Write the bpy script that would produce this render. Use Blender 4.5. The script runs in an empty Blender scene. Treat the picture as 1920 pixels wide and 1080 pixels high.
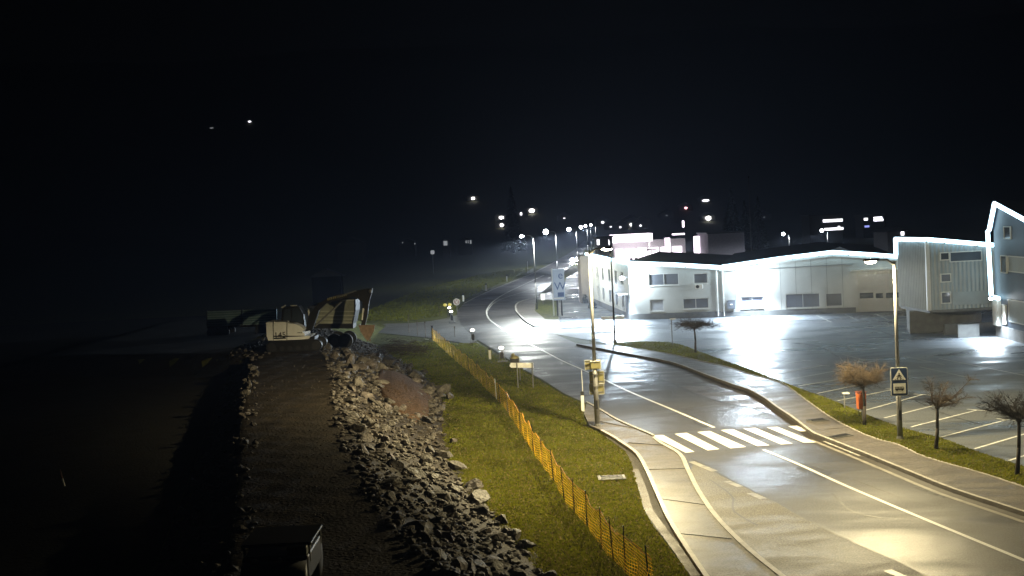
import bpy, math, random
import numpy as np
from mathutils import Vector, Matrix
random.seed(7); rng = np.random.default_rng(7)
scene = bpy.context.scene
COL = scene.collection
# ---------------------------------------------------------------- camera
FPX, PIT, ROLL, CH = 2250.0, 0.0513, -0.0505, 9.4
cp, sp = math.cos(PIT), math.sin(PIT)
Fw = Vector((0, cp, -sp)); R0 = Vector((1, 0, 0)); U0 = Vector((0, sp, cp))
Rt = R0*math.cos(ROLL) + U0*math.sin(ROLL); Up = -R0*math.sin(ROLL) + U0*math.cos(ROLL)
cam = bpy.data.objects.new('camera', bpy.data.cameras.new('camera')); COL.objects.link(cam)
M = Matrix((Rt, Up, -Fw)).transposed().to_4x4(); M.translation = (0, 0, CH)
cam.matrix_world = M
cam.data.sensor_width = 36; cam.data.lens = 36*FPX/1920; cam.data.clip_end = 9000; cam.data.clip_start = .2
scene.camera = cam
def ray(px, py): return Fw + Rt*((px-960)/FPX) - Up*((py-540)/FPX)
def at(px, py, z=0.0):
    d = ray(px, py); t = (z-CH)/d.z; return Vector((d.x*t, d.y*t, z))
def atd(px, py, y):
    d = ray(px, py); t = y/d.y; return Vector((d.x*t, y, CH+d.z*t))
# ---------------------------------------------------------------- helpers
class MB:
    def __init__(s): s.v = []; s.f = []
    def poly(s, pts):
        n = len(s.v); s.v += [tuple(p) for p in pts]; s.f.append(tuple(range(n, n+len(pts))))
    def prism(s, pts, z0, z1):
        n = len(s.v); k = len(pts)
        s.v += [(p[0], p[1], z0) for p in pts] + [(p[0], p[1], z1) for p in pts]
        s.f.append(tuple(range(n+k-1, n-1, -1))); s.f.append(tuple(range(n+k, n+2*k)))
        for i in range(k): j = (i+1) % k; s.f.append((n+i, n+j, n+k+j, n+k+i))
    def extr(s, pts, vec):
        n = len(s.v); k = len(pts); vec = Vector(vec)
        s.v += [tuple(p) for p in pts] + [tuple(Vector(p)+vec) for p in pts]
        s.f.append(tuple(range(n+k-1, n-1, -1))); s.f.append(tuple(range(n+k, n+2*k)))
        for i in range(k): j = (i+1) % k; s.f.append((n+i, n+j, n+k+j, n+k+i))
    def box(s, c, size, rz=0, m=None):
        hx, hy, hz = size[0]/2, size[1]/2, size[2]/2
        R = Matrix.Rotation(rz, 3, 'Z') if m is None else m
        P = [Vector(c)+R@Vector((a*hx, b*hy, d*hz)) for d in (-1, 1) for a, b in ((-1,-1),(1,-1),(1,1),(-1,1))]
        n = len(s.v); s.v += [tuple(p) for p in P]
        for q in ((3,2,1,0),(4,5,6,7),(0,1,5,4),(1,2,6,5),(2,3,7,6),(3,0,4,7)): s.f.append(tuple(n+i for i in q))
    def tube(s, a, b, r0, r1=None, k=8, cap=True):
        a = Vector(a); b = Vector(b); r1 = r0 if r1 is None else r1
        d = (b-a)
        if d.length < 1e-6: return
        d.normalize(); x = d.orthogonal().normalized(); y = d.cross(x)
        n = len(s.v)
        for p, r in ((a, r0), (b, r1)):
            for i in range(k):
                t = 2*math.pi*i/k; s.v.append(tuple(p + x*(r*math.cos(t)) + y*(r*math.sin(t))))
        for i in range(k): j = (i+1) % k; s.f.append((n+i, n+j, n+k+j, n+k+i))
        if cap: s.f.append(tuple(range(n+k-1, n-1, -1))); s.f.append(tuple(range(n+k, n+2*k)))
    def path(s, pts, r, k=8):
        for a, b in zip(pts, pts[1:]): s.tube(a, b, r, r, k)
    def ball(s, c, r, sc=(1,1,1), seg=10, rings=6):
        n = len(s.v); c = Vector(c)
        for i in range(rings+1):
            th = math.pi*i/rings
            for j in range(seg):
                ph = 2*math.pi*j/seg
                s.v.append((c.x+r*sc[0]*math.sin(th)*math.cos(ph), c.y+r*sc[1]*math.sin(th)*math.sin(ph), c.z+r*sc[2]*math.cos(th)))
        for i in range(rings):
            for j in range(seg):
                a = n+i*seg+j; b = n+i*seg+(j+1) % seg; s.f.append((a, a+seg, b+seg, b))
    def build(s, name, mat, parent=None, smooth=False, bevel=0):
        me = bpy.data.meshes.new(name); me.from_pydata(s.v, [], s.f); me.update()
        if smooth: me.polygons.foreach_set('use_smooth', [True]*len(me.polygons))
        me.materials.append(mat)
        o = bpy.data.objects.new(name, me); COL.objects.link(o)
        if parent is not None:
            o.parent = parent
            o.matrix_parent_inverse = Matrix.Identity(4)
            if parent.location.length > 0 or parent.parent:
                o.matrix_parent_inverse = PINV(parent)
        if bevel:
            b = o.modifiers.new('b', 'BEVEL'); b.width = bevel; b.segments = 2; b.limit_method = 'ANGLE'
        return o
def PINV(p):
    m = p.matrix_basis.copy()
    if p.parent: m = p.parent.matrix_basis @ p.matrix_parent_inverse @ m
    return m.inverted()
def tag(o, label=None, cat=None, group=None, kind=None):
    if label: o['label'] = label
    if cat: o['category'] = cat
    if group: o['group'] = group
    if kind: o['kind'] = kind
    return o
def empty(name, loc, label=None, cat=None, group=None):
    e = bpy.data.objects.new(name, None); COL.objects.link(e); e.location = loc
    return tag(e, label, cat, group)
def struct(o): return tag(o, kind='structure')
def copy_tree(o, delta=(0,0,0), parent=None):
    c = o.copy(); COL.objects.link(c)
    if parent: c.parent = parent
    else: c.location = Vector(c.location)+Vector(delta)
    for ch in o.children: copy_tree(ch, parent=c)
    return c
# ---------------------------------------------------------------- materials
def nodes(name):
    m = bpy.data.materials.new(name); m.use_nodes = True
    return m, m.node_tree.nodes, m.node_tree.links, m.node_tree.nodes['Principled BSDF']
def mat(name, c, rough=.6, metal=0, noise=0.15, scale=3.0, spec=.5, bump=0, bscale=30):
    m, N, L, B = nodes(name)
    B.inputs['Roughness'].default_value = rough; B.inputs['Metallic'].default_value = metal
    B.inputs['Specular IOR Level'].default_value = spec
    tc = N.new('ShaderNodeTexCoord')
    if noise:
        t = N.new('ShaderNodeTexNoise'); t.inputs['Scale'].default_value = scale; t.inputs['Detail'].default_value = 5
        L.new(tc.outputs['Object'], t.inputs['Vector'])
        r = N.new('ShaderNodeValToRGB'); L.new(t.outputs['Fac'], r.inputs[0])
        r.color_ramp.elements[0].position = .3; r.color_ramp.elements[1].position = .7
        r.color_ramp.elements[0].color = tuple(x*(1-noise) for x in c)+(1,)
        r.color_ramp.elements[1].color = tuple(min(1, x*(1+noise)) for x in c)+(1,)
        L.new(r.outputs[0], B.inputs['Base Color'])
    else: B.inputs['Base Color'].default_value = tuple(c)+(1,)
    if bump:
        t2 = N.new('ShaderNodeTexNoise'); t2.inputs['Scale'].default_value = bscale; t2.inputs['Detail'].default_value = 4
        L.new(tc.outputs['Object'], t2.inputs['Vector'])
        b = N.new('ShaderNodeBump'); b.inputs['Strength'].default_value = bump; b.inputs['Distance'].default_value = .05
        L.new(t2.outputs['Fac'], b.inputs['Height']); L.new(b.outputs[0], B.inputs['Normal'])
    return m
def emat(name, c, s):
    m, N, L, B = nodes(name)
    B.inputs['Base Color'].default_value = (0.2, .2, .2, 1)
    B.inputs['Emission Color'].default_value = tuple(c)+(1,); B.inputs['Emission Strength'].default_value = s
    return m
def wet(name, c, r0, r1, var=.3, scale=.25, bump=.55, patch=None, spec=.22):
    """damp asphalt or concrete: roughness follows large wet patches"""
    m, N, L, B = nodes(name); B.inputs['Specular IOR Level'].default_value = spec
    tc = N.new('ShaderNodeTexCoord')
    mp = N.new('ShaderNodeMapping'); mp.inputs['Scale'].default_value = (.6, 1.5, 1); mp.inputs['Rotation'].default_value = (0, 0, -.12)
    L.new(tc.outputs['Object'], mp.inputs[0])
    a = N.new('ShaderNodeTexNoise'); a.inputs['Scale'].default_value = scale; a.inputs['Detail'].default_value = 6; a.inputs['Roughness'].default_value = .6
    a.inputs['Distortion'].default_value = .6
    L.new(mp.outputs[0], a.inputs['Vector'])
    ra = N.new('ShaderNodeMapRange'); ra.interpolation_type = 'SMOOTHSTEP'
    ra.inputs['From Min'].default_value = .40; ra.inputs['From Max'].default_value = .62
    ra.inputs['To Min'].default_value = r0; ra.inputs['To Max'].default_value = r1
    L.new(a.outputs['Fac'], ra.inputs['Value']); L.new(ra.outputs[0], B.inputs['Roughness'])
    b = N.new('ShaderNodeTexNoise'); b.inputs['Scale'].default_value = 14; b.inputs['Detail'].default_value = 8
    L.new(tc.outputs['Object'], b.inputs['Vector'])
    mx = N.new('ShaderNodeMix'); mx.data_type = 'FLOAT'; mx.inputs[0].default_value = .5
    L.new(a.outputs['Fac'], mx.inputs[2]); L.new(b.outputs['Fac'], mx.inputs[3])
    cr = N.new('ShaderNodeValToRGB'); cr.color_ramp.elements[0].position = .35; cr.color_ramp.elements[1].position = .65
    cr.color_ramp.elements[0].color = tuple(x*(1-var) for x in c)+(1,); cr.color_ramp.elements[1].color = tuple(x*(1+var) for x in c)+(1,)
    L.new(mx.outputs[0], cr.inputs[0])
    gn = N.new('ShaderNodeTexNoise'); gn.inputs['Scale'].default_value = 22; gn.inputs['Detail'].default_value = 2; L.new(tc.outputs['Object'], gn.inputs['Vector'])
    gr = N.new('ShaderNodeMapRange'); gr.inputs['From Min'].default_value = .35; gr.inputs['From Max'].default_value = .68; gr.inputs['To Min'].default_value = .62; gr.inputs['To Max'].default_value = 1.55
    L.new(gn.outputs['Fac'], gr.inputs['Value']); vm = N.new('ShaderNodeVectorMath'); vm.operation = 'SCALE'; L.new(cr.outputs[0], vm.inputs[0]); L.new(gr.outputs[0], vm.inputs['Scale'])
    L.new(vm.outputs[0], B.inputs['Base Color'])
    f = N.new('ShaderNodeTexNoise'); f.inputs['Scale'].default_value = 60; f.inputs['Detail'].default_value = 3
    L.new(tc.outputs['Object'], f.inputs['Vector'])
    g = N.new('ShaderNodeTexNoise'); g.inputs['Scale'].default_value = 1.2; g.inputs['Detail'].default_value = 3
    L.new(tc.outputs['Object'], g.inputs['Vector'])
    ad = N.new('ShaderNodeMath'); ad.operation = 'MULTIPLY_ADD'; ad.inputs[1].default_value = 3.0
    L.new(g.outputs['Fac'], ad.inputs[0]); L.new(f.outputs['Fac'], ad.inputs[2])
    bp = N.new('ShaderNodeBump'); bp.inputs['Strength'].default_value = bump; bp.inputs['Distance'].default_value = .012
    L.new(ad.outputs[0], bp.inputs['Height']); L.new(bp.outputs[0], B.inputs['Normal'])
    return m
def ground_mat(name, cols, scale=1.5, rough=.85, bump=.6):
    m, N, L, B = nodes(name)
    tc = N.new('ShaderNodeTexCoord')
    a = N.new('ShaderNodeTexNoise'); a.inputs['Scale'].default_value = scale; a.inputs['Detail'].default_value = 9; a.inputs['Roughness'].default_value = .7
    L.new(tc.outputs['Object'], a.inputs['Vector'])
    r = N.new('ShaderNodeValToRGB'); e = r.color_ramp.elements
    e[0].position = .32; e[0].color = tuple(cols[0])+(1,); e[1].position = .7; e[1].color = tuple(cols[-1])+(1,)
    if len(cols) == 3: q = e.new(.5); q.color = tuple(cols[1])+(1,)
    L.new(a.outputs['Fac'], r.inputs[0]); L.new(r.outputs[0], B.inputs['Base Color'])
    B.inputs['Roughness'].default_value = rough; B.inputs['Specular IOR Level'].default_value = .2
    b = N.new('ShaderNodeTexNoise'); b.inputs['Scale'].default_value = 9; b.inputs['Detail'].default_value = 7
    L.new(tc.outputs['Object'], b.inputs['Vector'])
    bp = N.new('ShaderNodeBump'); bp.inputs['Strength'].default_value = bump; bp.inputs['Distance'].default_value = .15
    L.new(b.outputs['Fac'], bp.inputs['Height']); L.new(bp.outputs[0], B.inputs['Normal'])
    return m
m_grass = ground_mat('grass_soil', [(.02,.025,.006), (.06,.066,.012), (.12,.11,.022)], 2.2)
m_hill0 = ground_mat('hill_wood', [(.008,.012,.006), (.02,.028,.012), (.03,.04,.015)], .02)
m_gravel = ground_mat('gravel', [(.012,.009,.006), (.024,.018,.011), (.045,.034,.022)], 1.1, .8)
m_soil = ground_mat('bare_soil', [(.03,.017,.009), (.065,.037,.019), (.14,.09,.056)], 6, .9, 1.0)
m_road = wet('asphalt_road', (.062,.06,.062), .38, .62, .28, .16)
m_bay = wet('asphalt_bay', (.12,.11,.09), .5, .7, .5, .4, .9)
m_lot = wet('asphalt_lot', (.105,.112,.122), .27, .6, .45, .16, spec=.45)
m_side = wet('asphalt_sidewalk', (.11,.10,.092), .4, .6, .15, .8, .3)
m_kerb = mat('kerb_concrete', (.38,.36,.33), .55, 0, .25, 4)
m_drain = wet('drain_concrete', (.075,.068,.058), .7, .85, .3, .7, spec=.08)
m_seam = mat('tar_seam', (.02,.02,.02), .5, 0, .3, 5)
m_paint = mat('road_paint', (.74,.74,.72), .45, 0, .08, 9)
m_paint2 = mat('worn_paint', (.42,.41,.38), .5, 0, .35, 4)
m_steel = mat('galvanised_steel', (.2,.2,.2), .5, .4, .15, 6)
m_dark = mat('dark_metal', (.03,.03,.032), .5, .3, .2, 6)
m_black = mat('black_rubber', (.015,.015,.015), .7, 0, .2, 8)
m_white = mat('white_plastic', (.75,.75,.72), .4, 0, .05, 6)
m_blue = mat('sign_blue', (.008,.03,.10), .4, 0, .05, 6)
m_stucco = mat('cream_render', (.44,.44,.41), .8, 0, .13, .45, .3, .25, 30)
m_plinth = mat('plinth_concrete', (.10,.10,.095), .7, 0, .25, 2)
m_brown = mat('brown_cladding', (.16,.14,.125), .6, 0, .12, 2)
m_roof = mat('roof_sheet', (.045,.05,.065), .45, .2, .2, .6)
m_pane = mat('dark_glass', (.04,.05,.065), .15, 0, .15, 1.0)
m_shut = mat('grey_roller_blind', (.12,.13,.15), .5, 0, .08, 3)
def slat(name, c):
    m, N, L, B = nodes(name); B.inputs['Roughness'].default_value = .5
    tc = N.new('ShaderNodeTexCoord'); wv = N.new('ShaderNodeTexWave'); wv.bands_direction = 'Z'; wv.inputs['Scale'].default_value = 3.2; wv.inputs['Distortion'].default_value = .15
    L.new(tc.outputs['Object'], wv.inputs['Vector']); r = N.new('ShaderNodeValToRGB'); L.new(wv.outputs['Fac'], r.inputs[0])
    r.color_ramp.elements[0].color = tuple(x*.6 for x in c)+(1,); r.color_ramp.elements[1].color = tuple(c)+(1,); L.new(r.outputs[0], B.inputs['Base Color']); return m
m_shut = slat('grey_roller_blind', (.10,.11,.13))
m_frame = mat('window_frame', (.5,.5,.48), .5, 0, .05, 5)
m_door = mat('white_door', (.46,.48,.5), .5, 0, .05, 2)
m_clad = mat('pale_metal_cladding', (.23,.26,.27), .55, 0, .1, 1.2)
m_slate = mat('dark_cladding', (.035,.045,.06), .5, .1, .2, 1.2)
m_conc = mat('rough_concrete', (.16,.155,.15), .75, 0, .25, 1.5, .3, .3, 20)
m_bark = mat('bark', (.05,.043,.036), .85, 0, .3, 20, .2)
m_twig = mat('twig', (.065,.047,.03), .8, 0, .3, 8, .1)
m_twigd = mat('dark_twig', (.06,.05,.045), .8, 0, .3, 8, .2)
m_orange = mat('orange_bin', (.62,.16,.05), .4, 0, .12, 5)
m_wood = mat('weathered_wood', (.12,.09,.06), .8, 0, .3, 10)
m_signback = mat('sign_back', (.33,.30,.14), .5, .3, .1, 5)  # grey metal with the warm lamp tint put into its colour
m_exw = mat('excavator_white', (.80,.80,.80), .4, 0, .06, 3)
m_exd = mat('excavator_dark', (.012,.0115,.011), .5, .2, .2, 4)
m_tip = mat('tipper_paint', (.26,.27,.22), .5, .2, .2, 2)
m_trail = mat('trailer_side', (.15,.25,.29), .45, .3, .15, 2)
m_bucket = mat('bucket_steel', (.20,.14,.10), .6, .3, .25, 6)
m_rockA = ground_mat('rock_grey', [(.035,.031,.027), (.092,.083,.072), (.19,.173,.152)], 4.5, .6, .5)
m_rockB = ground_mat('rock_brown', [(.045,.038,.032), (.10,.086,.077), (.20,.178,.16)], 4.5, .65, .5)
m_blade = mat('grass_blade', (.13,.138,.012), .7, 0, .65, .5, .2)
m_blade2 = mat('dry_grass', (.17,.14,.06), .7, 0, .4, 3, .2)
for m_ in (m_blade, m_blade2):      # light passes through thin blades
    N, L = m_.node_tree.nodes, m_.node_tree.links; B = N['Principled BSDF']; tl = N.new('ShaderNodeBsdfTranslucent'); tl.inputs[0].default_value = (.19,.195,.012,1) if m_ is m_blade else (.3,.24,.1,1)
    ms = N.new('ShaderNodeMixShader'); ms.inputs[0].default_value = .4; L.new(B.outputs[0], ms.inputs[1]); L.new(tl.outputs[0], ms.inputs[2]); L.new(ms.outputs[0], N['Material Output'].inputs[0])
m_leaf = mat('dark_leaf', (.012,.018,.009), .6, 0, .4, 3, .2)
e_led = emat('led_rope', (.55,.84,1.0), 6)
e_cool = emat('cool_lamp', (.93,.97,1.0), 60)
e_warm = emat('warm_lamp', (1.0,.86,.62), 40)
e_far = emat('far_lamp', (1.0,.95,.9), 25)
e_red = emat('red_lamp', (1.0,.45,.5), 8)
e_win = emat('lit_window', (.95,.93,1.0), 3.5)
e_dim = emat('dim_window', (.8,.85,.9), .35)
e_bluew = emat('blue_window', (.35,.4,1.0), 1.2)
e_shop = emat('canopy_light', (1.0,.84,.97), 3.2)
e_warn = emat('warning_lamp', (1.0,.95,.75), 6)
e_yel = emat('yellow_lamp', (.75,.62,.08), .8)
e_head = emat('headlight', (.9,.96,1.0), 900)
# ---------------------------------------------------------------- terrain
def wp(pxs, z): return [at(x, y, z) for x, y in pxs]
RIN = wp([(560,630),(606,655),(622,668),(630,700),(640,760),(648,800),(665,850),(690,900),(730,960),(775,1010),(850,1080)], 2.0)
ROUT = wp([(690,640),(735,668),(800,712),(832,760),(828,800),(836,860),(872,920),(925,975),(975,1030),(1010,1080)], 0.0)
LIN = wp([(475,672),(468,700),(455,760),(447,850),(440,950),(425,1080)], 2.0)
LOUT = wp([(445,690),(420,740),(385,840),(355,930),(325,1010),(300,1080)], 0.8)
def fx(line):
    p = sorted([(v.y, v.x) for v in line]); ys = np.array([a for a, b in p]); xs = np.array([b for a, b in p])
    return lambda y: np.interp(y, ys, xs)
fRI, fRO, fLI, fLO = fx(RIN), fx(ROUT), fx(LIN), fx(LOUT)
def sstep(t): t = np.clip(t, 0, 1); return t*t*(3-2*t)
def H(x, y):
    x = np.asarray(x, float); y = np.asarray(y, float)
    ri, ro, li, lo = fRI(y), fRO(y), fLI(y), fLO(y)
    wide = sstep((y-74)/8)
    li = li-wide*16; lo = lo-wide*18
    zr = 2.0*(1-np.clip((x-ri)/np.maximum(ro-ri, .5), 0, 1))
    zl = 0.8+1.2*np.clip((x-lo)/np.maximum(li-lo, .5), 0, 1)
    fade = 1-sstep((y-112)/14)
    base = np.where(x > ri, zr, np.where(x > li, 2.0, zl))*fade
    base = base*np.where(x < lo, 1-sstep((lo-x-2)/25), 1)
    d = np.maximum(0, -70-x-0*y)+0.0
    hl = 420*sstep(d/1300)
    d2 = np.maximum(0, x-190)
    hr = 300*sstep(d2/1100)
    hb = 330*sstep((y-620)/1600)
    und = (np.sin(x*.011+1)*np.cos(y*.008)*6)*sstep((np.abs(x)-150)/200)
    return base+np.maximum(np.maximum(hl, hr), hb)+und-.03
xs = np.unique(np.concatenate([np.linspace(-1800,-120,60), np.linspace(-120,-34,40), np.linspace(-34,10,130), np.linspace(10,120,30), np.linspace(120,1800,60)]))
ys = np.unique(np.concatenate([np.linspace(-60,18,14), np.linspace(18,130,260), np.linspace(130,400,60), np.linspace(400,2600,80)]))
def grid(xs, ys, fz, name, material):
    X, Y = np.meshgrid(xs, ys); Z = fz(X, Y)
    me = bpy.data.meshes.new(name); V = np.stack([X, Y, Z], -1).reshape(-1, 3)
    nx, ny = len(xs), len(ys); i = np.arange(nx*ny).reshape(ny, nx)
    Fc = np.stack([i[:-1,:-1], i[:-1,1:], i[1:,1:], i[1:,:-1]], -1).reshape(-1, 4)
    me.from_pydata(V.tolist(), [], Fc.tolist()); me.polygons.foreach_set('use_smooth', [True]*len(me.polygons))
    me.materials.append(material); o = bpy.data.objects.new(name, me); COL.objects.link(o); return o
nearx = xs[(xs >= -400) & (xs <= 400)]; neary = ys[ys <= 400]
def Hr(X, Y):
    n = np.sin(X*3.1+Y*1.7)*np.sin(Y*2.3-X*1.1)*.03+np.sin(X*7+2*np.sin(Y*5))*.012
    return H(X, Y)+np.where((X < fRO(Y)+1) & (Y < 130), n, 0)
struct(grid(xs, ys, Hr, 'ground', m_grass))
def hit(px, py, zoff=0):
    d = ray(px, py); t = 15.0
    while t < 3000:
        p = Vector((0,0,CH))+d*t
        if p.z <= float(H(p.x, p.y)): return p
        t += .3 if t < 150 else 3
    return p
# gravel track laid over the plateau
def sheet_on(polyL, polyR, y0, y1, n, name, material, off, k=14):
    me = MB(); yy = np.linspace(y0, y1, n)
    for r, y in enumerate(yy):
        a, b = polyL(y), polyR(y)
        for c in range(k+1):
            x = a+(b-a)*c/k; me.v.append((x, y, float(Hr(np.array(x), np.array(y)))+off))
    for r in range(n-1):
        for c in range(k):
            i = r*(k+1)+c; me.f.append((i, i+1, i+k+2, i+k+1))
    return me.build(name, material, smooth=True)
struct(sheet_on(lambda y: float(fLO(y))-.2, lambda y: float(fRO(y))+.15*math.sin(y*2.1)+.2, 20, 100, 220, 'gravel_track', m_gravel, .035, 40))
m_unlit = ground_mat('unlit_ground', [(.002,.002,.0015), (.005,.0045,.003), (.010,.0085,.006)], .8, .95, .4)  # near-black colour stands for ground the lamps leave unlit
struct(sheet_on(lambda y: -60.0-y*.3, lambda y: float(fLO(y))-.15, 16, 150, 160, 'dark_field', m_unlit, .22, 60))
# bare soil patch inside the stone bank
sp_px = [(715,690),(760,705),(795,725),(812,750),(805,785),(780,795),(740,775),(715,745),(700,715)]
soil = [hit(x, y) for x, y in sp_px]; cs = sum(soil, Vector())/len(soil)
mb = MB(); ringn = 10
mb.v.append((cs.x, cs.y, cs.z+.42))
S2 = []
for i in range(len(soil)):
    a, b = soil[i], soil[(i+1) % len(soil)]
    S2 += [a, a.lerp(b, .5)]
for r in range(1, ringn+1):
    for p in S2:
        t = r/ringn; q = cs.lerp(p, t); q.z = float(H(q.x, q.y))+.10+.32*(1-t*t)+random.uniform(-.05,.05)*(t < 1)
        if r == ringn: q.z -= .15
        mb.v.append(tuple(q))
K = len(S2)
for i in range(K): mb.f.append((0, 1+i, 1+(i+1) % K))
for r in range(ringn-1):
    for i in range(K):
        a = 1+r*K+i; b = 1+r*K+(i+1) % K; mb.f.append((a, a+K, b+K, b))
struct(mb.build('bare_soil', m_soil, smooth=True))
# ---------------------------------------------------------------- roads
def flat(pts, z, name, material):
    b = MB(); b.poly([(p[0], p[1], z) for p in pts]); o = b.build(name, material); struct(o); return o
def slab(pts, z0, z1, name, material):
    b = MB(); b.prism(pts, z0, z1); o = b.build(name, material); struct(o); return o
def smooth_px(p, n=4):
    out = []
    for i in range(len(p)-1):
        p0 = p[max(i-1, 0)]; p1 = p[i]; p2 = p[i+1]; p3 = p[min(i+2, len(p)-1)]
        for k in range(n):
            t = k/n
            out.append(tuple(.5*((2*p1[j])+(-p0[j]+p2[j])*t+(2*p0[j]-5*p1[j]+4*p2[j]-p3[j])*t*t+(-p0[j]+3*p1[j]-3*p2[j]+p3[j])*t**3) for j in (0, 1)))
    return out+[p[-1]]
Ln = smooth_px([(1350,1180),(1262,1060),(1232,960),(1205,880),(1160,830),(1100,800)])
roadL = [(1700,1200),(1500,1110),(1400,1025),(1345,970),(1310,920),(1290,880),(1275,850),(1236,826),(1224,818),(1195,805),(1157,788),(1128,771),(1094,754),(1056,737),(1024,716),(988,696),(932,660),(897,638),(867,611),(858,596),(857,583),(867,572),(890,558),(923,542),(957,528),(990,515),(1007,507),(1040,490),(1060,479),(1078,468),(1092,455),(1102,445)]
roadR = [(1112,445),(1104,455),(1098,467),(1092,476),(1078,492),(1055,512),(1030,535),(1007,556),(972,567),(967,579),(974,590),(987,602),(1002,611),(1040,626),(1082,644.5),(1123,652),(1181,663),(1260,678),(1322,700),(1373,719),(1404,729),(1434,745),(1457,762),(1485,780),(1522,808),(1542,817),(1611,844),(1700,880),(1789,915),(1920,958),(2150,1035)]
rL = [at(*p) for p in roadL]; rR = [at(*p) for p in roadR]
b = MB()
b.poly([(p.x, p.y, .004) for p in rL+rR]); struct(b.build('road', m_road))
# bus bay in coarser asphalt on the near side
bayin = [(1304,863),(1355,892),(1408,919),(1447,937),(1486,959),(1522,979),(1591,1012),(1680,1052),(1790,1105),(1900,1165)]
bayout = [(1700,1198),(1502,1110),(1403,1026),(1348,971),(1313,921),(1294,884)]
flat([at(*p) for p in bayin+bayout], .008, 'bus_bay', m_bay)
flat([at(*p) for p in [(1251,715),(1292,733),(1343,751),(1404,764),(1440,776),(1478,782),(1450,763),(1430,748),(1402,733),(1372,722),(1320,704),(1260,682),(1180,667),(1120,656),(1085,648),(1130,668),(1190,692)]], .008, 'bus_bay', wet('asphalt_far_bay', (.09,.083,.085), .30, .62, .35, .5, .6))
# parking lot sheet
lot = [(1182,652),(1040,626),(1002,611),(1048,606),(1050,560),(1062,520),(1100,500),(1120,497),(1150,495),(1700,478),(2600,420),(2600,1000),(2050,925),(1920,876),(1833,847),(1767,822),(1700,805),(1633,781),(1567,753),(1500,728),(1404,692),(1308,658),(1251,642),(1200,640)]
flat([at(*p) for p in lot], 0.0, 'parking_lot', m_lot)
# driveway to the left
drv = [(867,611),(880,624),(897,637),(880,645),(847,640),(812,634),(740,627),(690,622),(650,616),(700,607),(768,606),(807,602),(840,596),(857,590)]
flat([at(*p) for p in drv], .001, 'driveway', wet('asphalt_driveway', (.11,.11,.105), .5, .7, .3, .4))
# near pavement with kerbs
kA = smooth_px([(1128,806),(1150,818),(1165,828),(1195,850),(1215,885),(1235,930),(1262,985),(1325,1080),(1380,1150)])
kB = smooth_px([(1100,756),(1130,773),(1157,789),(1195,806),(1225,819),(1240,830),(1275,851),(1290,880),(1310,920),(1345,970),(1400,1025),(1468,1080),(1550,1140)])
slab([at(*p, .12) for p in kA]+[at(*p, .12) for p in reversed(kB)]+[at(1095,775,.12), at(1105,797,.12)], -.1, .11, 'sidewalk', m_side)
def strip(pts, w, z0, z1, name, material):
    b = MB(); P = [Vector((p[0], p[1], 0)) for p in pts]; L_, R_ = [], []
    for i, p in enumerate(P):
        d = (P[min(i+1, len(P)-1)]-P[max(i-1, 0)]).normalized(); n = Vector((-d.y, d.x, 0))*w/2
        L_.append(p+n); R_.append(p-n)
    for i in range(len(P)-1):
        q = [L_[i], L_[i+1], R_[i+1], R_[i]]
        if z1 > z0+.02: b.prism([tuple(a) for a in reversed(q)], z0, z1)
        else: b.poly([(a.x, a.y, z1) for a in reversed(q)])
    o = b.build(name, material); struct(o); return o
strip([at(*p, .14) for p in kA], .14, -.1, .145, 'kerb', m_kerb)
strip([at(*p, .13) for p in kB[16:]], .16, -.1, .135, 'kerb', m_kerb)
strip([at(*p, .03) for p in kB[:17]], .12, -.1, .125, 'kerb', m_kerb)
# concrete drain channel beside it
dO = [(1138,822),(1172,846),(1184,868),(1196,916),(1208,960),(1225,988),(1261,1025),(1292,1077),(1345,1150)]
dI = [(1128,808),(1165,830),(1193,852),(1213,887),(1233,932),(1260,987),(1323,1082),(1378,1152)]
flat([at(*p) for p in dO]+[at(*p) for p in reversed(dI)], .006, 'drain_channel', m_drain)
dC = [(a[0]*.55+b_[0]*.45, a[1]*.55+b_[1]*.45) for a, b_ in zip(dO[2:], dI[2:]+[dI[-1]])]
dC = smooth_px([(1190,880),(1205,918),(1216,955),(1236,985),(1268,1028),(1305,1080),(1345,1130)])
strip([at(*p) for p in dC], .28, 0, .012, 'drain_channel', wet('wet_film_glint', (.11,.10,.09), .5, .65, .3, 1.5, spec=.12))  # wet film made paler, part of its highlight sits in the colour
# far pavement along the lot
pO = [(1082,644.5),(1123,652),(1181,663),(1260,678),(1322,700.6),(1373,719),(1404,729),(1434,745),(1457,762),(1485,780),(1522,808),(1542,817),(1611,844),(1700,880),(1789,915.5),(1920,958),(2120,1026)]
pI = [(1150,647),(1200,654),(1261,664),(1312,676),(1363,687),(1404,700),(1465,717),(1495,737),(1526,760),(1560,783),(1595,802),(1642,822),(1684,833),(1722,851),(1767,866),(1833,884),(1920,912),(2110,975)]
gO = [(1150,643),(1200,640.5),(1251,641.5),(1281,647.6),(1308,658),(1353,674),(1404,692),(1444,709),(1475,719),(1505,731),(1567,753),(1633,781),(1700,804.5),(1767,822),(1833,847),(1920,875),(2110,940)]
pOs, pIs, gOs = smooth_px(pO, 3), smooth_px(pI, 3), smooth_px(gO, 3)
slab([at(*p, .12) for p in pOs]+[at(*p, .12) for p in reversed(pIs)], -.1, .12, 'sidewalk', m_side)
strip([at(*p, .14) for p in pOs], .14, -.1, .135, 'kerb', mat('shaded_kerb', (.10,.09,.08), .6, 0, .3, 4))  # dark colour puts shade into the road-side kerb face
strip([at(*p, .14) for p in pOs], .11, 0, .141, 'kerb', m_kerb)
slab([at(*p, .13) for p in pIs]+[at(*p, .13) for p in reversed(gOs)], -.1, .128, 'verge', m_grass)
strip([at(*p, .13) for p in pIs], .08, -.1, .14, 'kerb', m_kerb)
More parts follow.
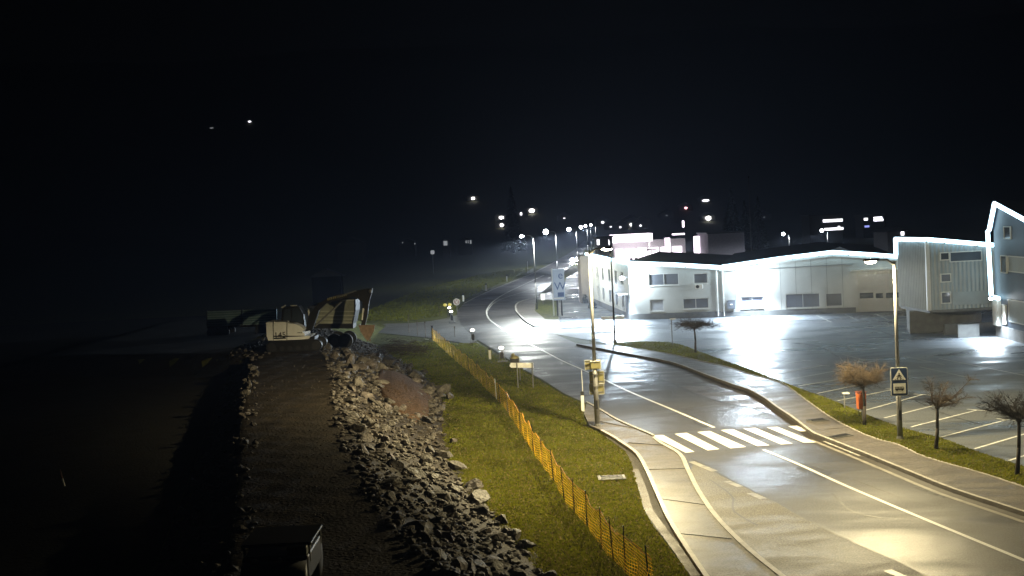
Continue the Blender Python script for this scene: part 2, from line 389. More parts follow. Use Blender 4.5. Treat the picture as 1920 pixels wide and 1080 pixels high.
def offs(pts, d):
    o_ = []
    for i, p in enumerate(pts):
        q = (pts[min(i+1, len(pts)-1)]-pts[max(i-1, 0)]).normalized(); o_.append(Vector((p.x+q.y*d, p.y-q.x*d, 0)))
    return o_
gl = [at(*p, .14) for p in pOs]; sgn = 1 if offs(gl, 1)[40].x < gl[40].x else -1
strip(offs(gl, .24*sgn), .32, 0, .010, 'gutter', mat('gutter_shade', (.025,.02,.016), .6, 0, .4, 4))  # dark strip painted as the shade at the kerb foot
strip(offs(gl[33:], .50*sgn), .17, 0, .0115, 'gutter', mat('gutter_concrete', (.24,.225,.20), .5, 0, .25, 3))
# far island: pavement and grass
slab([at(*p, .12) for p in smooth_px([(1040,545),(1007,556),(972,567),(967,579),(974,590),(987,602),(1002,611)],3)]+[at(1048,607,.12), at(1052,575,.12)], -.1, .12, 'sidewalk', m_side)
strip([at(*p, .13) for p in smooth_px([(1040,545),(1007,556),(972,567),(967,579),(974,590),(987,602),(1002,611)],3)+[(1048,607)]], .18, -.1, .15, 'kerb', m_kerb)
slab([at(*p, .13) for p in [(1007,562),(1004,570),(1003,582),(1022,598),(1047,598),(1047,562)]], .0, .14, 'verge', m_grass)
# markings
def line(px, w, name='lane_marking', m_=None, z=.012, sm=True):
    strip([at(*p) for p in (smooth_px(px) if sm and len(px) > 2 else px)], w, 0, z, name, m_ or m_paint)
line([(964,631),(1019,658),(1055,677),(1094,694),(1137,714),(1181,735),(1260,768),(1339,802)], .15)
line([(1431.6,843.5),(1500,872),(1560,899.6),(1611,922),(1722,969),(1833,1015),(1920,1051),(2050,1106)], .15)
line([(1020,516),(990,530),(948,550),(923,567),(912.5,583),(917,598),(932,610),(952,623),(966,632)], .17)
line([(1040,527),(1005,540),(970,551),(945,559),(925,569),(914,583)], .1)
line([(1075,497),(1060,505),(1045,513),(1028,522)], .12)
line([(870,569),(895,556),(925,542.5),(960,528.5),(992,515.5),(1010,507),(1040,491.5)], .22, 'lane_marking', m_paint2)
cwT = [(205,280),(310,275),(415,265),(530,255),(625,248),(740,238),(840,230),(955,222),(1048,216),(1162,210),(1265,205),(1365,200),(1460,195),(1540,190)]
cwB = [(520,440),(600,430),(720,418),(830,405),(930,398),(1075,385),(1180,378),(1290,370),(1395,362),(1505,355),(1605,348),(1720,343),(1575,242),(1668,238)]
cv = lambda p: (1180+p[0]/4.908, 760+p[1]/4.908)
for i in range(0, 14, 2):
    flat([at(*cv(p)) for p in (cwB[i], cwB[i+1], cwT[i+1], cwT[i])], .013, 'crosswalk_stripe', m_paint)
for a, c in [((1545,828),(1612,855)),((1690,883),(1770,912)),((1865,944),(1935,970)),((1578,833),(1648,862))]: line([a, c], .10, m_=m_paint2)
for a, c in [((1363,903),(1388,913)),((1406,925),(1432,936)),((1664,1070),(1700,1085)),((1296,866),(1340,884))]: line([a, c], .26, m_=mat('faint_paint', (.26,.25,.22), .5, 0, .5, 3))
PL = [((1658,784),(1778,754)),((1708,801),(1833,769)),((1764,820),(1889,787)),((1827,842),(1945,807)),((1892,864),(2000,829)),((1606,774),(1731,740)),((1570,752),(1677,730)),((1532,738),(1625,719)),((1497,724),(1582,710)),((1467,714),(1577,694)),((1440,704),(1544,685.5)),((1473,681),(1512,676)),((1422,664),(1444,661))]
for a, c in PL:
    line([a, c], .11); d = (at(*c)-at(*a)).normalized(); e = at(*c); f = Vector((-d.y, d.x, 0))
    strip([e-f*.5-d*.05, e+f*.5-d*.05], .11, 0, .0125, 'parking_marking', m_paint)
for a, c in [((1578,664),(1675,690)),((1693,668),(1771,684)),((1724,688),(1815,708)),((1760,672),(1935,707)),((1479,593),(1495,599)),((1530,591),(1559,604.6)),((1584,589),(1610,602)),((1640,588),(1668,601))]:
    line([a, c], .11, 'parking_marking', m_paint2)
for pp_ in [[(1190,700),(1228,712),(1222,722),(1180,709)],[(1505,868),(1560,886),(1548,897),(1492,878)],[(1010,690),(1032,703),(1018,706),(998,694)],[(1722,906),(1776,925),(1768,934),(1712,914)],[(1590,690),(1650,697),(1640,706),(1580,699)],[(1420,664),(1478,672),(1462,680),(1404,672)],[(1700,735),(1800,752),(1790,764),(1690,746)]]:
    flat([at(*p) for p in pp_], .0095, 'asphalt_patch', wet('asphalt_patch', (.04,.04,.042), .3, .6, .3, .8, .5))
# tar seams
for s in [[(1251,715),(1292,733),(1343,751),(1404,764),(1440,776)],[(1302,862),(1355,892),(1408,919),(1447,937),(1486,959),(1522,979),(1591,1012),(1640,1034)],[(1600,900),(1700,936),(1760,948)],[(1240,700),(1236,716),(1262,735),(1255,752)],[(1330,900),(1372,930),(1378,960),(1420,985)],[(1560,925),(1600,960),(1660,972)],[(1300,790),(1322,800),(1380,802)],[(1480,640),(1540,652),(1580,672),(1640,676)],[(1560,610),(1640,618),(1700,640)],[(1120,700),(1150,722),(1200,742)],[(1700,741),(1760,772),(1850,800)],[(1640,724),(1665,730),(1700,732)]]:
    px = smooth_px(s, 6); px = [(x+random.uniform(-1.2,1.2), y+random.uniform(-.6,.6)) for x, y in px]
    strip([at(*p) for p in px], .07, 0, .011, 'asphalt_seam', m_seam)
# pavement joints
for a, c in [((1178,830),(1252,835)),((1216,880),(1286,878)),((1241,935),(1322,946)),((1126,790),(1190,803)),((1276,1000),(1372,1010)),((1545,805),(1596,801))]:
    strip([at(*a, .12), at(*c, .12)], .03, 0, .127, 'sidewalk_joint', m_seam)
# ---------------------------------------------------------------- manholes
def cover(px, py, sx, sy, z, label, rz=0.0):
    p = at(px, py, z); e = empty('drain_cover', (p.x, p.y, z), label, 'drain cover')
    b = MB(); b.box((p.x, p.y, z+.012), (sx, sy, .03), rz); b.build('frame', m_plinth, e)
    b = MB(); b.box((p.x, p.y, z+.03), (sx-.12, sy-.12, .02), rz)
    for k in range(5): b.box((p.x, p.y-(sy/2-.14)+k*(sy-.28)/4, z+.045), (sx-.2, .03, .014), rz)
    b.build('lid', m_dark, e)
cover(1147, 896, 1.0, .75, 0.03, 'concrete framed manhole in the bright grass beside the orange fence')
cover(1533, 788, .8, .6, .13, 'grey drain cover in the sidewalk at the far end of the crosswalk', .3)
cover(1575, 818, 1.0, .5, .13, 'long drain cover beside the kerb below the crosswalk landing', .5)
# ---------------------------------------------------------------- lights
def spot(name, loc, energy, color, parent, size=150, radius=.12, blend=.6, aim=(0,0,-1), batwing=0):
    l = bpy.data.lights.new(name, 'SPOT'); l.energy = energy; l.color = color; l.spot_size = math.radians(size)
    l.spot_blend = blend; l.shadow_soft_size = radius
    o = bpy.data.objects.new(name, l); COL.objects.link(o)
    if batwing:      # street lantern photometry: more light thrown sideways than straight down
        l.use_nodes = True; nt_ = l.node_tree; em_ = nt_.nodes['Emission']; g_ = nt_.nodes.new('ShaderNodeTexCoord'); sx_ = nt_.nodes.new('ShaderNodeSeparateXYZ')
        nt_.links.new(g_.outputs['Normal'], sx_.inputs[0]); ab_ = nt_.nodes.new('ShaderNodeMath'); ab_.operation = 'ABSOLUTE'; nt_.links.new(sx_.outputs['Z'], ab_.inputs[0])
        pw_ = nt_.nodes.new('ShaderNodeMath'); pw_.operation = 'POWER'; pw_.inputs[1].default_value = -1.25; nt_.links.new(ab_.outputs[0], pw_.inputs[0])
        mn_ = nt_.nodes.new('ShaderNodeMath'); mn_.operation = 'MINIMUM'; mn_.inputs[1].default_value = batwing; nt_.links.new(pw_.outputs[0], mn_.inputs[0]); nt_.links.new(mn_.outputs[0], em_.inputs['Strength'])
    m = Vector(aim).to_track_quat('-Z', 'Y').to_matrix().to_4x4(); m.translation = loc
    o.matrix_world = m
    if parent: o.parent = parent; o.matrix_parent_inverse = PINV(parent)
    return o
def street_lamp(px, py, h, arm, label, energy, color, em, group='street lamps along the road', hl=.75, z0=0, yfix=None, pr=.09, tilt=.0, size=176, aim=(0,0,-1), cap=3.2):
    p = at(px, py, z0) if yfix is None else Vector((atd(px, py, yfix).x, yfix, z0))
    e = empty('street_lamp', p, label, 'street lamp', group)
    b = MB(); b.tube(p, p+Vector((0,0,h*.38)), pr, pr*.9, 12); b.tube(p+Vector((0,0,h*.38)), p+Vector((0,0,h)), pr*.72, pr*.5, 12)
    b.build('pole', m_steel, e, True)
    b = MB(); b.box(p+Vector((0,0,.03)), (.42,.42,.06)); b.tube(p+Vector((0,0,.05)), p+Vector((0,0,.22)), pr*1.4, pr*1.2, 10); b.build('base_plate', m_steel, e)
    b = MB(); b.box(p+Vector((0,-pr*.95,1.1)), (.1,.03,.4)); b.build('service_door', m_dark, e)
    A = Vector(arm); top = p+Vector((0,0,h)); tip = top+A
    b = MB(); b.tube(top-Vector((0,0,.15)), top+A*.4+Vector((0,0,.05)), .045, .035); b.tube(top+A*.4+Vector((0,0,.05)), tip, .035, .03); b.build('arm', m_steel, e)
    d = Vector((A.x, A.y, 0)).normalized(); n = Vector((-d.y, d.x, 0)); Rm = Matrix((d, n, Vector((0,0,1)))).transposed()
    c = tip+d*hl*.35
    b = MB()
    outl = [(-.5,.07),(-.42,.13),(-.1,.17),(.3,.165),(.47,.11),(.5,0),(.47,-.11),(.3,-.165),(-.1,-.17),(-.42,-.13),(-.5,-.07)]
    bot = [c+Rm@Vector((u*hl, v*hl, -.03)) for u, v in outl]; tp = [c+Rm@Vector((u*hl*.9, v*hl*.8, .07)) for u, v in outl]
    n0 = len(b.v); k = len(outl); b.v += [tuple(q) for q in bot+tp]
    b.f.append(tuple(range(n0+k, n0+2*k))); b.f.append(tuple(range(n0+k-1, n0-1, -1)))
    for i in range(k): j = (i+1) % k; b.f.append((n0+i, n0+j, n0+k+j, n0+k+i))
    hd = b.build('lamp_head', m_dark, e)
    b = MB(); b.ball(c+Rm@Vector((.06*hl, 0, -.035)), .33*hl, (1,.42,.28+tilt), 12, 6); b.build('lens', em, hd, True)
    if energy: spot('bulb', c+Vector((0,0,-.18-tilt*.3*hl)), energy, color, e, size, .14, .3, aim, cap)
    return e, c
WARM = (1.0,.83,.46); WARM2 = (1.0,.83,.46); COOL = (.88,.95,1.0); BLUE = (.72,.87,1.0)
lampA, cA = street_lamp(1120.5, 803, 8.1, (.55,-1.3,.12), 'grey lamp post at the crosswalk carrying signs seen from behind', 7800, WARM, e_warm, pr=.12, aim=(.16,.16,-1), cap=3.8)
lampB, cB = street_lamp(1688, 829, 7.25, (-.75,-.25,.1), 'lamp post carrying the blue crossing sign beside the parking lot', 5200, WARM2, e_warm, pr=.11, tilt=.15, aim=(.12,-.2,-1))
street_lamp(1007, 583, 8.2, (-1.0,-.4,.1), 'lit lamp post on the small grass island left of the tall totem sign', 6000, (.95,1,.93), e_cool, pr=.1, tilt=.3)
for i, (px, yd, h, lab) in enumerate([(1044,205,8.1,'second lit road lamp beyond the grass island lamp'),(1083,270,8.0,'third lit road lamp, above the glare of the headlights'),(1103,330,8.1,'lit road lamp just left of the far lamp cluster'),(1110,390,8.2,'middle lamp of the far lamp cluster on the road'),(1119,450,8.3,'farthest road lamp, right of the far lamp cluster')]):
    street_lamp(px, 480, h, (-1.2,-.4,.1), lab, 7000 if i < 2 else 5000, COOL, e_cool, yfix=yd, hl=1.3, tilt=.7, pr=.13)
for px, yd, h, lab in [(1480,210,5.6,'lamp post behind the hall roof, left of the lit apartment house'),(1552,215,5.8,'lamp post behind the hall roof, in front of the lit apartment house')]:
    street_lamp(px, 460, h, (-.6,0,.1), lab, 1500, COOL, e_cool, 'lamps behind the hall', yfix=yd, hl=.9, tilt=.6)
# ---------------------------------------------------------------- vertical plane helper
class Wall:
    def __init__(s, P0, P1):
        s.P0 = Vector((P0.x, P0.y, 0)); d = Vector((P1.x-P0.x, P1.y-P0.y, 0)); s.len = d.length; s.d = d.normalized()
        n = Vector((s.d.y, -s.d.x, 0)); s.n = n if n.dot(-s.P0) > 0 else -n
    def uz(s, px, py):
        r = ray(px, py); o = Vector((0,0,CH)); t = (s.P0-o).dot(s.n)/r.dot(s.n); q = o+r*t
        return (q-s.P0).dot(s.d), q.z
    def pt(s, u, z, off=0): q = s.P0+s.d*u+s.n*off; return Vector((q.x, q.y, z))
    def rect(s, a, b):
        u0, z1 = s.uz(*a); u1, z0 = s.uz(*b)
        return u0, u1, z0, z1
    def slabbox(s, b, u0, u1, z0, z1, o0, o1):
        b.extr([s.pt(u0,z0,o0), s.pt(u1,z0,o0), s.pt(u1,z1,o0), s.pt(u0,z1,o0)], s.n*(o1-o0))
def interp(tl, u):
    return float(np.interp(u, [a for a, b in tl], [b for a, b in tl]))
def facade(b, W, u0, u1, z0, top, holes, rev=.18):
    zr = min(z for u, z in top)-.02
    us = sorted(set([u0, u1]+[u for u, z in top if u0 < u < u1]+[h for q in holes for h in q[:2]]))
    zs = sorted(set([z0, zr]+[h for q in holes for h in q[2:]]))
    for a, c in zip(us, us[1:]):
        for e, f in zip(zs, zs[1:]):
            mu, mz = (a+c)/2, (e+f)/2
            if any(q[0] < mu < q[1] and q[2] < mz < q[3] for q in holes): continue
            b.poly([W.pt(a,e), W.pt(c,e), W.pt(c,f), W.pt(a,f)])
        b.poly([W.pt(a,zr), W.pt(c,zr), W.pt(c,interp(top,c)), W.pt(a,interp(top,a))])
    for q in holes:
        a, c, e, f = q
        for s_, t_ in (((a,e),(c,e)),((c,e),(c,f)),((c,f),(a,f)),((a,f),(a,e))):
            b.poly([W.pt(*s_), W.pt(*t_), W.pt(*t_, -rev), W.pt(*s_, -rev)])
def window(W, q, parent, m_=None, mull=0, sill=True, rev=.18):
    a, c, e, f = q; b = MB(); b.poly([W.pt(a,e,-rev+.02), W.pt(c,e,-rev+.02), W.pt(c,f,-rev+.02), W.pt(a,f,-rev+.02)])
    o = b.build('window', m_ or m_pane, parent)
    t = .06; b = MB()
    for r_ in ((a,c,e,e+t),(a,c,f-t,f),(a,a+t,e+t,f-t),(c-t,c,e+t,f-t)): W.slabbox(b, *r_, -rev+.03, -rev+.10)
    for k in range(mull):
        um = a+(c-a)*(k+1)/(mull+1); W.slabbox(b, um-.025, um+.025, e+t, f-t, -rev+.03, -rev+.09)
    b.build('window_frame', m_frame, o)
    if sill:
        b = MB(); W.slabbox(b, a-.05, c+.05, e-.07, e-.005, -.1, .08); b.build('window_sill', m_frame, o)
    return o
# ---------------------------------------------------------------- office and hall
P0 = at(1183, 600); P1 = at(1680, 584)
WF = Wall(P0, P1)
topF = [WF.uz(*p) for p in [(1182,494),(1265,498),(1347,503)]]
topH = [WF.uz(*p) for p in [(1347,503),(1460,487),(1560,475),(1620,478.5),(1690,483.5)]]
uc = WF.uz(1352, 590)[0]
topF[0] = (0.0, topF[0][1]); topF[-1] = (uc, topF[-1][1]); topH[0] = (uc, topF[-1][1]+.0)
off = empty('office_building', P0, 'cream two storey office with an eaves light string and corner floodlight', 'building')
F = lambda a, b_: WF.rect(a, b_)
hf = [F((1216,514),(1273,534)), F((1300,513),(1327,531)), F((1218,562),(1245,583)), F((1280,560),(1329,578))]
b = MB(); facade(b, WF, 0, uc, .55, topF, hf)
Wside = Wall(P0, at(1108, 566))
topS = [(0, topF[0][1]), (Wside.len, topF[0][1]+.25)]
hs = []
for u_ in (3.5, 7.5, 12.0, 17.0, 21.5):
    if u_+1.6 < Wside.len:
        hs += [(u_, u_+1.5, 3.1, 4.4), (u_, u_+1.5, .9, 2.2)]
facade(b, Wside, 0, Wside.len, .55, topS, hs)
b.build('wall', m_stucco, off)
for i, q in enumerate(hf): window(WF, q, off, m_shut if i != 2 else mat('pale_blind', (.28,.29,.31), .5), 1 if i in (0, 3) else 0)
for q in hs: window(Wside, q, off, m_pane, 1)
b = MB(); WF.slabbox(b, -.02, uc, 0, .55, -.3, .05); Wside.slabbox(b, 0.06, Wside.len, 0, .55, -.3, .05); b.build('plinth', m_plinth, off)
D = 32.0
def roof(b, W, top, depth, over=.25, th=.14):
    back = -W.n*depth
    for (a, za), (c, zc) in zip(top, top[1:]):
        q = [W.pt(a,za,over), W.pt(c,zc,over), W.pt(c,zc,over)+back, W.pt(a,za,over)+back]
        b.extr(q, (0,0,th))
b = MB(); roof(b, WF, [(-.25, topF[0][1])]+topF[1:], D); 
b.build('roof', m_roof, off)
b = MB(); WF.slabbox(b, -.1, uc, topF[-1][1]-.1, topF[-1][1]-.02, .0, .02)
u0, u1, z0, z1 = F((1303,533),(1318,541)); b = MB(); WF.slabbox(b, u0, u1, z0, z1, .05, .4); o = b.build('air_conditioner', m_white, off)
b = MB(); c_ = WF.pt((u0+u1)/2-.1, (z0+z1)/2, .41); b.tube(c_, c_+WF.n*.02, (z1-z0)*.38, None, 14); b.build('fan_grille', m_dark, o)
b = MB(); 
for ux in (uc-.25, uc+.3): b.tube(WF.pt(ux, .1, .08), WF.pt(ux, topF[-1][1]-.1, .08), .05, .05, 8)
b.build('downpipe', m_white, off)
b = MB(); e0 = Wside.pt(Wside.len-.2, 0, .1); Wside.slabbox(b, Wside.len-2.2, Wside.len+.6, 0, topS[-1][1]-.05, .06, 1.3); b.build('brown_pier', m_brown, off)
b = MB(); Wside.slabbox(b, 1.2, 2.3, .05, 2.2, .0, .06); b.build('door', m_shut, off)
b = MB(); Wside.slabbox(b, .8, 2.6, 2.35, 2.45, .0, 1.0); b.build('door_canopy', m_white, off)
hall = empty('hall_building', WF.pt(uc+8, 0), 'long white gabled hall between the office and the metal clad building', 'building')
umax = WF.uz(1700, 583)[0]
dr = F((1609,515),(1684,582)); dr = (dr[0], umax-.4, .05, dr[3])
hh = [F((1389,557),(1432,577)), F((1473,551.5),(1538,576)), F((1548,550),(1580,574)), dr]
b = MB(); facade(b, WF, uc, umax, .05, topH[:-1]+[(umax, topH[-1][1])], hh)
b.build('wall', m_stucco, hall)
for i, q in enumerate(hh[:3]): window(WF, q, hall, m_shut if i else mat('lilac_blind', (.22,.23,.30), .5), 1 if i < 2 else 0)
b = MB(); WF.slabbox(b, uc, dr[0]-.3, 0, .5, 0.002, .05); b.build('plinth', m_plinth, hall)
b = MB(); roof(b, WF, topH, D+6); b.build('roof', m_roof, hall)
b = MB(); rv = WF.uz(1591, 470)
for s_ in range(1):
    u_a, u_b = WF.uz(1553,468)[0], WF.uz(1600,468)[0]; zt = topH[2][1]
    b.extr([WF.pt(u_a,zt+.05,-1.5), WF.pt(u_b,zt+.0,-1.5), WF.pt((u_a+u_b)/2,zt+.55,-1.5)], -WF.n*1.5)
b.build('roof_vent', m_roof, hall)
b = MB(); WF.slabbox(b, dr[0], dr[1], dr[2], dr[3], -.17, -.10); o = b.build('door', m_door, hall)
for a_, c_ in (((1612,549.5),(1638,559)),((1642,550),(1656,559)),((1661,549),(1690,558))):
    q = F(a_, c_); q = (q[0], min(q[1], dr[1]-.1), q[2], q[3]); b = MB(); WF.slabbox(b, *q, -.10, -.085); b.build('door_window', m_pane, o)
b = MB(); 
for k in range(1, 6): z_ = dr[2]+(dr[3]-dr[2])*k/6; WF.slabbox(b, dr[0]+.02, dr[1]-.02, z_-.012, z_+.012, -.10, -.088)
b.build('door_rail', m_frame, o)
b = MB(); WF.slabbox(b, dr[0]-.7, dr[1], dr[3]+.35, dr[3]+.45, 0, .8); b.build('door_canopy', m_white, hall)
q = F((1364,563),(1379,578)); b = MB(); WF.slabbox(b, *q, .003, .2); o = b.build('meter_box', m_shut, hall)
b = MB(); um, zm = (q[0]+q[1])/2, (q[2]+q[3])/2; WF.slabbox(b, um-.12, um+.12, zm-.05, zm+.05, .2, .22); b.build('label_plate', m_white, o)
b = MB()
for k in range(1, 9): uu = uc+(dr[0]-uc)*k/9; WF.slabbox(b, uu-.012, uu+.012, .52, interp(topH, uu)-.35, .001, .006)
b.build('wall_joint', m_plinth, hall)
b = MB(); ucb = uc+.6; b.path([WF.pt(ucb, topH[0][1]-.35, .04), WF.pt(WF.uz(1600,500)[0], topH[0][1]-.1, .04)], .025, 6); b.build('cable', m_steel, hall)
b = MB()
for (a, za), (c_, zc) in zip([(0, topF[0][1])]+topF[1:], topF[1:]): b.tube(WF.pt(a, za-.12, .22), WF.pt(c_, zc-.12, .22), .07, .07, 8)
b.build('gutter_pipe', m_frame, off)
b = MB()
for (a, za), (c_, zc) in zip(topH, topH[1:]): b.extr([WF.pt(a, za-.28, .1), WF.pt(c_, zc-.28, .1), WF.pt(c_, zc-.02, .1), WF.pt(a, za-.02, .1)], WF.n*.06)
b.build('fascia_board', m_frame, hall)
# light strings
def light_string(pts, r, label, parent_pt):
    e = empty('light_string', pts[0], label, 'light string', 'glowing light strings on the buildings')
    b = MB(); 
    for a, c in zip(pts, pts[1:]):
        b.tube(a, c, r, r, 10)
    for p in pts: b.ball(p, r*1.02, (1,1,1), 10, 6)
    b.build('glowing_rope', e_led, e, True)
    b = MB()
    for a, c in zip(pts, pts[1:]):
        n_ = max(1, int((c-a).length/2))
        for k in range(n_): p = a.lerp(c, (k+.5)/n_); b.box(p-Vector((0,0,r*.9)), (.08,.3,.08))
    b.build('clip', m_dark, e)
zt = .12
light_string([Wside.pt(Wside.len, topS[1][1]+zt, .3)]+[WF.pt(u, z+zt, .45) for u, z in [(-.3, topF[0][1])]+topF[1:]], .17, 'white light string along the office eaves', 0)
light_string([WF.pt(u, z+zt, .45) for u, z in [(uc+.3, topH[0][1]+.02)]+topH[1:]], .17, 'white light string following the shallow gable of the hall', 0)
# floodlights
def flood(p, n, label, energy, tilt=.5, size=150, head=.34):
    e = empty('floodlight', p, label, 'floodlight')
    b = MB(); b.tube(p, p+n*.5+Vector((0,0,.1)), .03, .03); b.build('bracket', m_dark, e)
    c = p+n*.6+Vector((0,0,.05)); d = (n+Vector((0,0,-tilt))).normalized(); s_ = Vector((-n.y, n.x, 0)); u_ = s_.cross(d)
    Rm = Matrix((s_, d, u_)).transposed()
    b = MB(); b.box(c, (head*1.5,.12,head), m=Rm); o = b.build('housing', m_dark, e)
    b = MB(); b.ball(c+d*.09, head*.62, (1.1,1.1,.9), 12, 8); b.build('lens', e_cool, o, True)
    spot('bulb', c+d*.5, energy, BLUE, e, size, .2, 1.0, d)
    return e
p = WF.pt(-.1, WF.uz(1180,520)[1], .1); nn = (WF.n*.7-WF.d*.8).normalized()
flood(p, nn, 'floodlight glaring from the left corner of the office', 60000, 1.1, 150)
flood(WF.pt(WF.uz(1412,512)[0], WF.uz(1412,512)[1], 0), WF.n, 'floodlight glaring on the hall wall under the roof slope', 40000, 1.35, 140)
def wallwash(u, z, e, parent):  # added point light brightening the wall round a floodlight, no fixture of its own
    l = bpy.data.lights.new('added_wall_glow', 'POINT'); l.energy = e; l.color = BLUE; l.shadow_soft_size = .2
    o = bpy.data.objects.new('added_wall_glow', l); COL.objects.link(o); o.location = WF.pt(u, z, .8)
wallwash(WF.uz(1412,520)[0], WF.uz(1412,520)[1], 2000, None)
wallwash(.4, WF.uz(1183,522)[1], 1700, None)
# ---------------------------------------------------------------- metal clad building
C1 = atd(1742, 582, 86.0); C2 = atd(1868, 578, 86.2)
WM = Wall(C1, C2); WL = Wall(C1, atd(1687, 575, 91.5))
met = empty('metal_building', WM.pt(3, 0), 'pale corrugated metal block raised over a dark loading bay', 'building')
zb = C1.z; zt1 = WM.uz(1742,452)[1]; zt2 = WM.uz(1866,462)[1]
def corr(b, W, u0, u1, za, zt_, per=.30, dp=.045):
    n = int((u1-u0)/per*4); prev = None
    for i in range(n+1):
        u = u0+(u1-u0)*i/n; o_ = (0, 0, dp, dp)[i % 4]; z = zt_(u)
        if prev: b.poly([W.pt(prev[0], za, prev[1]), W.pt(u, za, o_), W.pt(u, z, o_), W.pt(prev[0], prev[2], prev[1])])
        prev = (u, o_, z)
b = MB(); corr(b, WM, .12, WM.len, zb, lambda u: zt1+(zt2-zt1)*u/WM.len); corr(b, WL, .12, WL.len, zb, lambda u: zt1)
b.build('cladding', m_clad, met)
b = MB(); b.box(WM.pt(.0, (zb+zt1)/2, 0), (.26,.26,zt1-zb)); b.build('corner_trim', m_frame, met)
bk = Vector((0,12,0))
b = MB(); b.extr([WM.pt(0,zt1,0), WM.pt(WM.len,zt2,0), WM.pt(WM.len,zt2,-5.3), WL.pt(WL.len,zt1,0)], (0,0,.12)); b.build('roof', m_roof, met)
b = MB(); b.extr([WM.pt(0.05,zb-.2,-.05), WM.pt(WM.len,zb-.2,-.05), WM.pt(WM.len,zb-.2,-5.2), WL.pt(WL.len,zb-.2,-.05)], (0,0,.18)); b.build('soffit', m_plinth, met)
b = MB(); WM.slabbox(b, -.5, WM.len, 0, zb-.21, -2.8, -2.5); WL.slabbox(b, 2.8, WL.len, 0, zb-.21, -.8, -.5); b.build('ground_floor_wall', m_plinth, met)
def mwin(W, q, m_, mull=0):
    a, c, e, f = q; b = MB(); W.slabbox(b, a, c, e, f, .046, .07); o = b.build('window', m_, met); b = MB(); t = .07
    for r_ in ((a-t,c+t,e-t,e),(a-t,c+t,f,f+t),(a-t,a,e,f),(c,c+t,e,f)): W.slabbox(b, *r_, .046, .12)
    for k in range(mull): um = a+(c-a)*(k+1)/(mull+1); W.slabbox(b, um-.03, um+.03, e, f, .07, .11)
    b.build('window_frame', m_frame, o)
mr = lambda a, c: WM.rect(a, c)
mwin(WM, mr((1763,475),(1778,486)), m_pane); mwin(WM, mr((1781,474),(1839,487)), m_slate)
mwin(WM, mr((1764,515),(1781,527)), m_shut); mwin(WM, mr((1765,549),(1781,567)), m_pane); 
b = MB(); q = mr((1785,548),(1866,568)); WM.slabbox(b, *q, .047, .1); b.build('panel_band', m_clad, met)
b = MB(); WM.slabbox(b, 1.2, WM.len, 0, .75, -.6, -.2); b.build('loading_ramp_wall', m_plinth, met)
b = MB(); WM.slabbox(b, 1.2, WM.len-2.2, 0, .9, 1.9, 2.1); b.build('ramp_parapet', m_plinth, met)
lightz = .1
light_string([WL.pt(WL.len, zb+3.9, .16), WL.pt(WL.len, zt1+.12, .16), WL.pt(0, zt1+.12, .2), WM.pt(0,zt1+.12,.2), WM.pt(WM.len-.2, zt2+.12, .2)], .15, 'white light string along the top of the metal clad building', 0)
# small shrubs by the metal block
def shrub(p, r, h, label, n=260, name='shrub'):
    b = MB()
    for i in range(n):
        t = random.random(); a = random.uniform(0, 6.283); rr = r*math.sqrt(random.random())*(1-.5*t); c = Vector((p.x+rr*math.cos(a), p.y+rr*math.sin(a), p.z+.05+t*h))
        d1 = Vector((random.gauss(0,1), random.gauss(0,1), random.gauss(0,1))).normalized()*.09; d2 = d1.orthogonal()*.6
        b.poly([c-d1, c+d2, c+d1, c-d2])
    e = empty(name, p, label, 'shrub')
    b.build('foliage', m_leaf, e)
    b = MB()
    for k in range(4): a = k*1.57+.3; b.tube(p, p+Vector((math.cos(a)*r*.4, math.sin(a)*r*.4, h*.6)), .02, .01, 5)
    b.build('stem', m_bark, e)

shrub(at(1097,569), .45, 1.0, 'dark shrub at the foot of the brown office pier', 160)
shrub(at(1111,578), .55, .8, 'low dark shrub beside the left lamp post pole', 160)
# ---------------------------------------------------------------- dark gabled building on the right
Q0 = at(1869, 630); Q1 = at(1935, 648.5)
WG = Wall(Q0, Q1)
gab = empty('dark_gabled_building', WG.pt(0, 0), 'dark gabled building at the right edge outlined in light strings', 'building')
G = lambda a: WG.uz(*a)
outl = [(0.0,.8), (G((1975,655))[0],.8), G((1975,440)), G((1873,383)), G((1863,432)), (G((1866,555))[0], G((1866,555))[1])]
b = MB(); b.extr([WG.pt(u, z, 0) for u, z in outl], -WG.n*9); b.build('wall', m_slate, gab)
ue = outl[1][0]
b = MB(); WG.slabbox(b, -.05, ue, 0, .8, -9, .06); b.build('plinth', m_conc, gab)
tp = [G((1862,432)), G((1872,381)), G((1976,438))]
b = MB()
for (a, za), (c, zc) in zip(tp, tp[1:]): b.extr([WG.pt(a,za,.3), WG.pt(c,zc,.3), WG.pt(c,zc,-9.3), WG.pt(a,za,-9.3)], (0,0,.15))
b.build('roof', m_roof, gab)
def gwin(a, c, m_, nm='window'):
    (u0, z1), (u1, z0) = G(a), G(c); b = MB(); WG.slabbox(b, u0, u1, z0, z1, .002, .05); o = b.build(nm, m_, gab)
    b = MB(); t = .06
    for r_ in ((u0-t,u1+t,z0-t,z0),(u0-t,u1+t,z1,z1+t),(u0-t,u0,z0,z1),(u1,u1+t,z0,z1)): WG.slabbox(b, *r_, .002, .09)
    b.build('window_frame', m_frame, o)
gwin((1884,426),(1896,447), m_pane); gwin((1878,480),(1889,511), m_pane); gwin((1892,481),(1965,516), m_clad)
gwin((1881,572),(1888,607), m_white); gwin((1893,562),(1965,618), m_clad)
b = MB(); WG.slabbox(b, 0, G((1878,600))[0], .8, G((1870,558))[1], .0, .25); b.build('white_pier', m_stucco, gab)
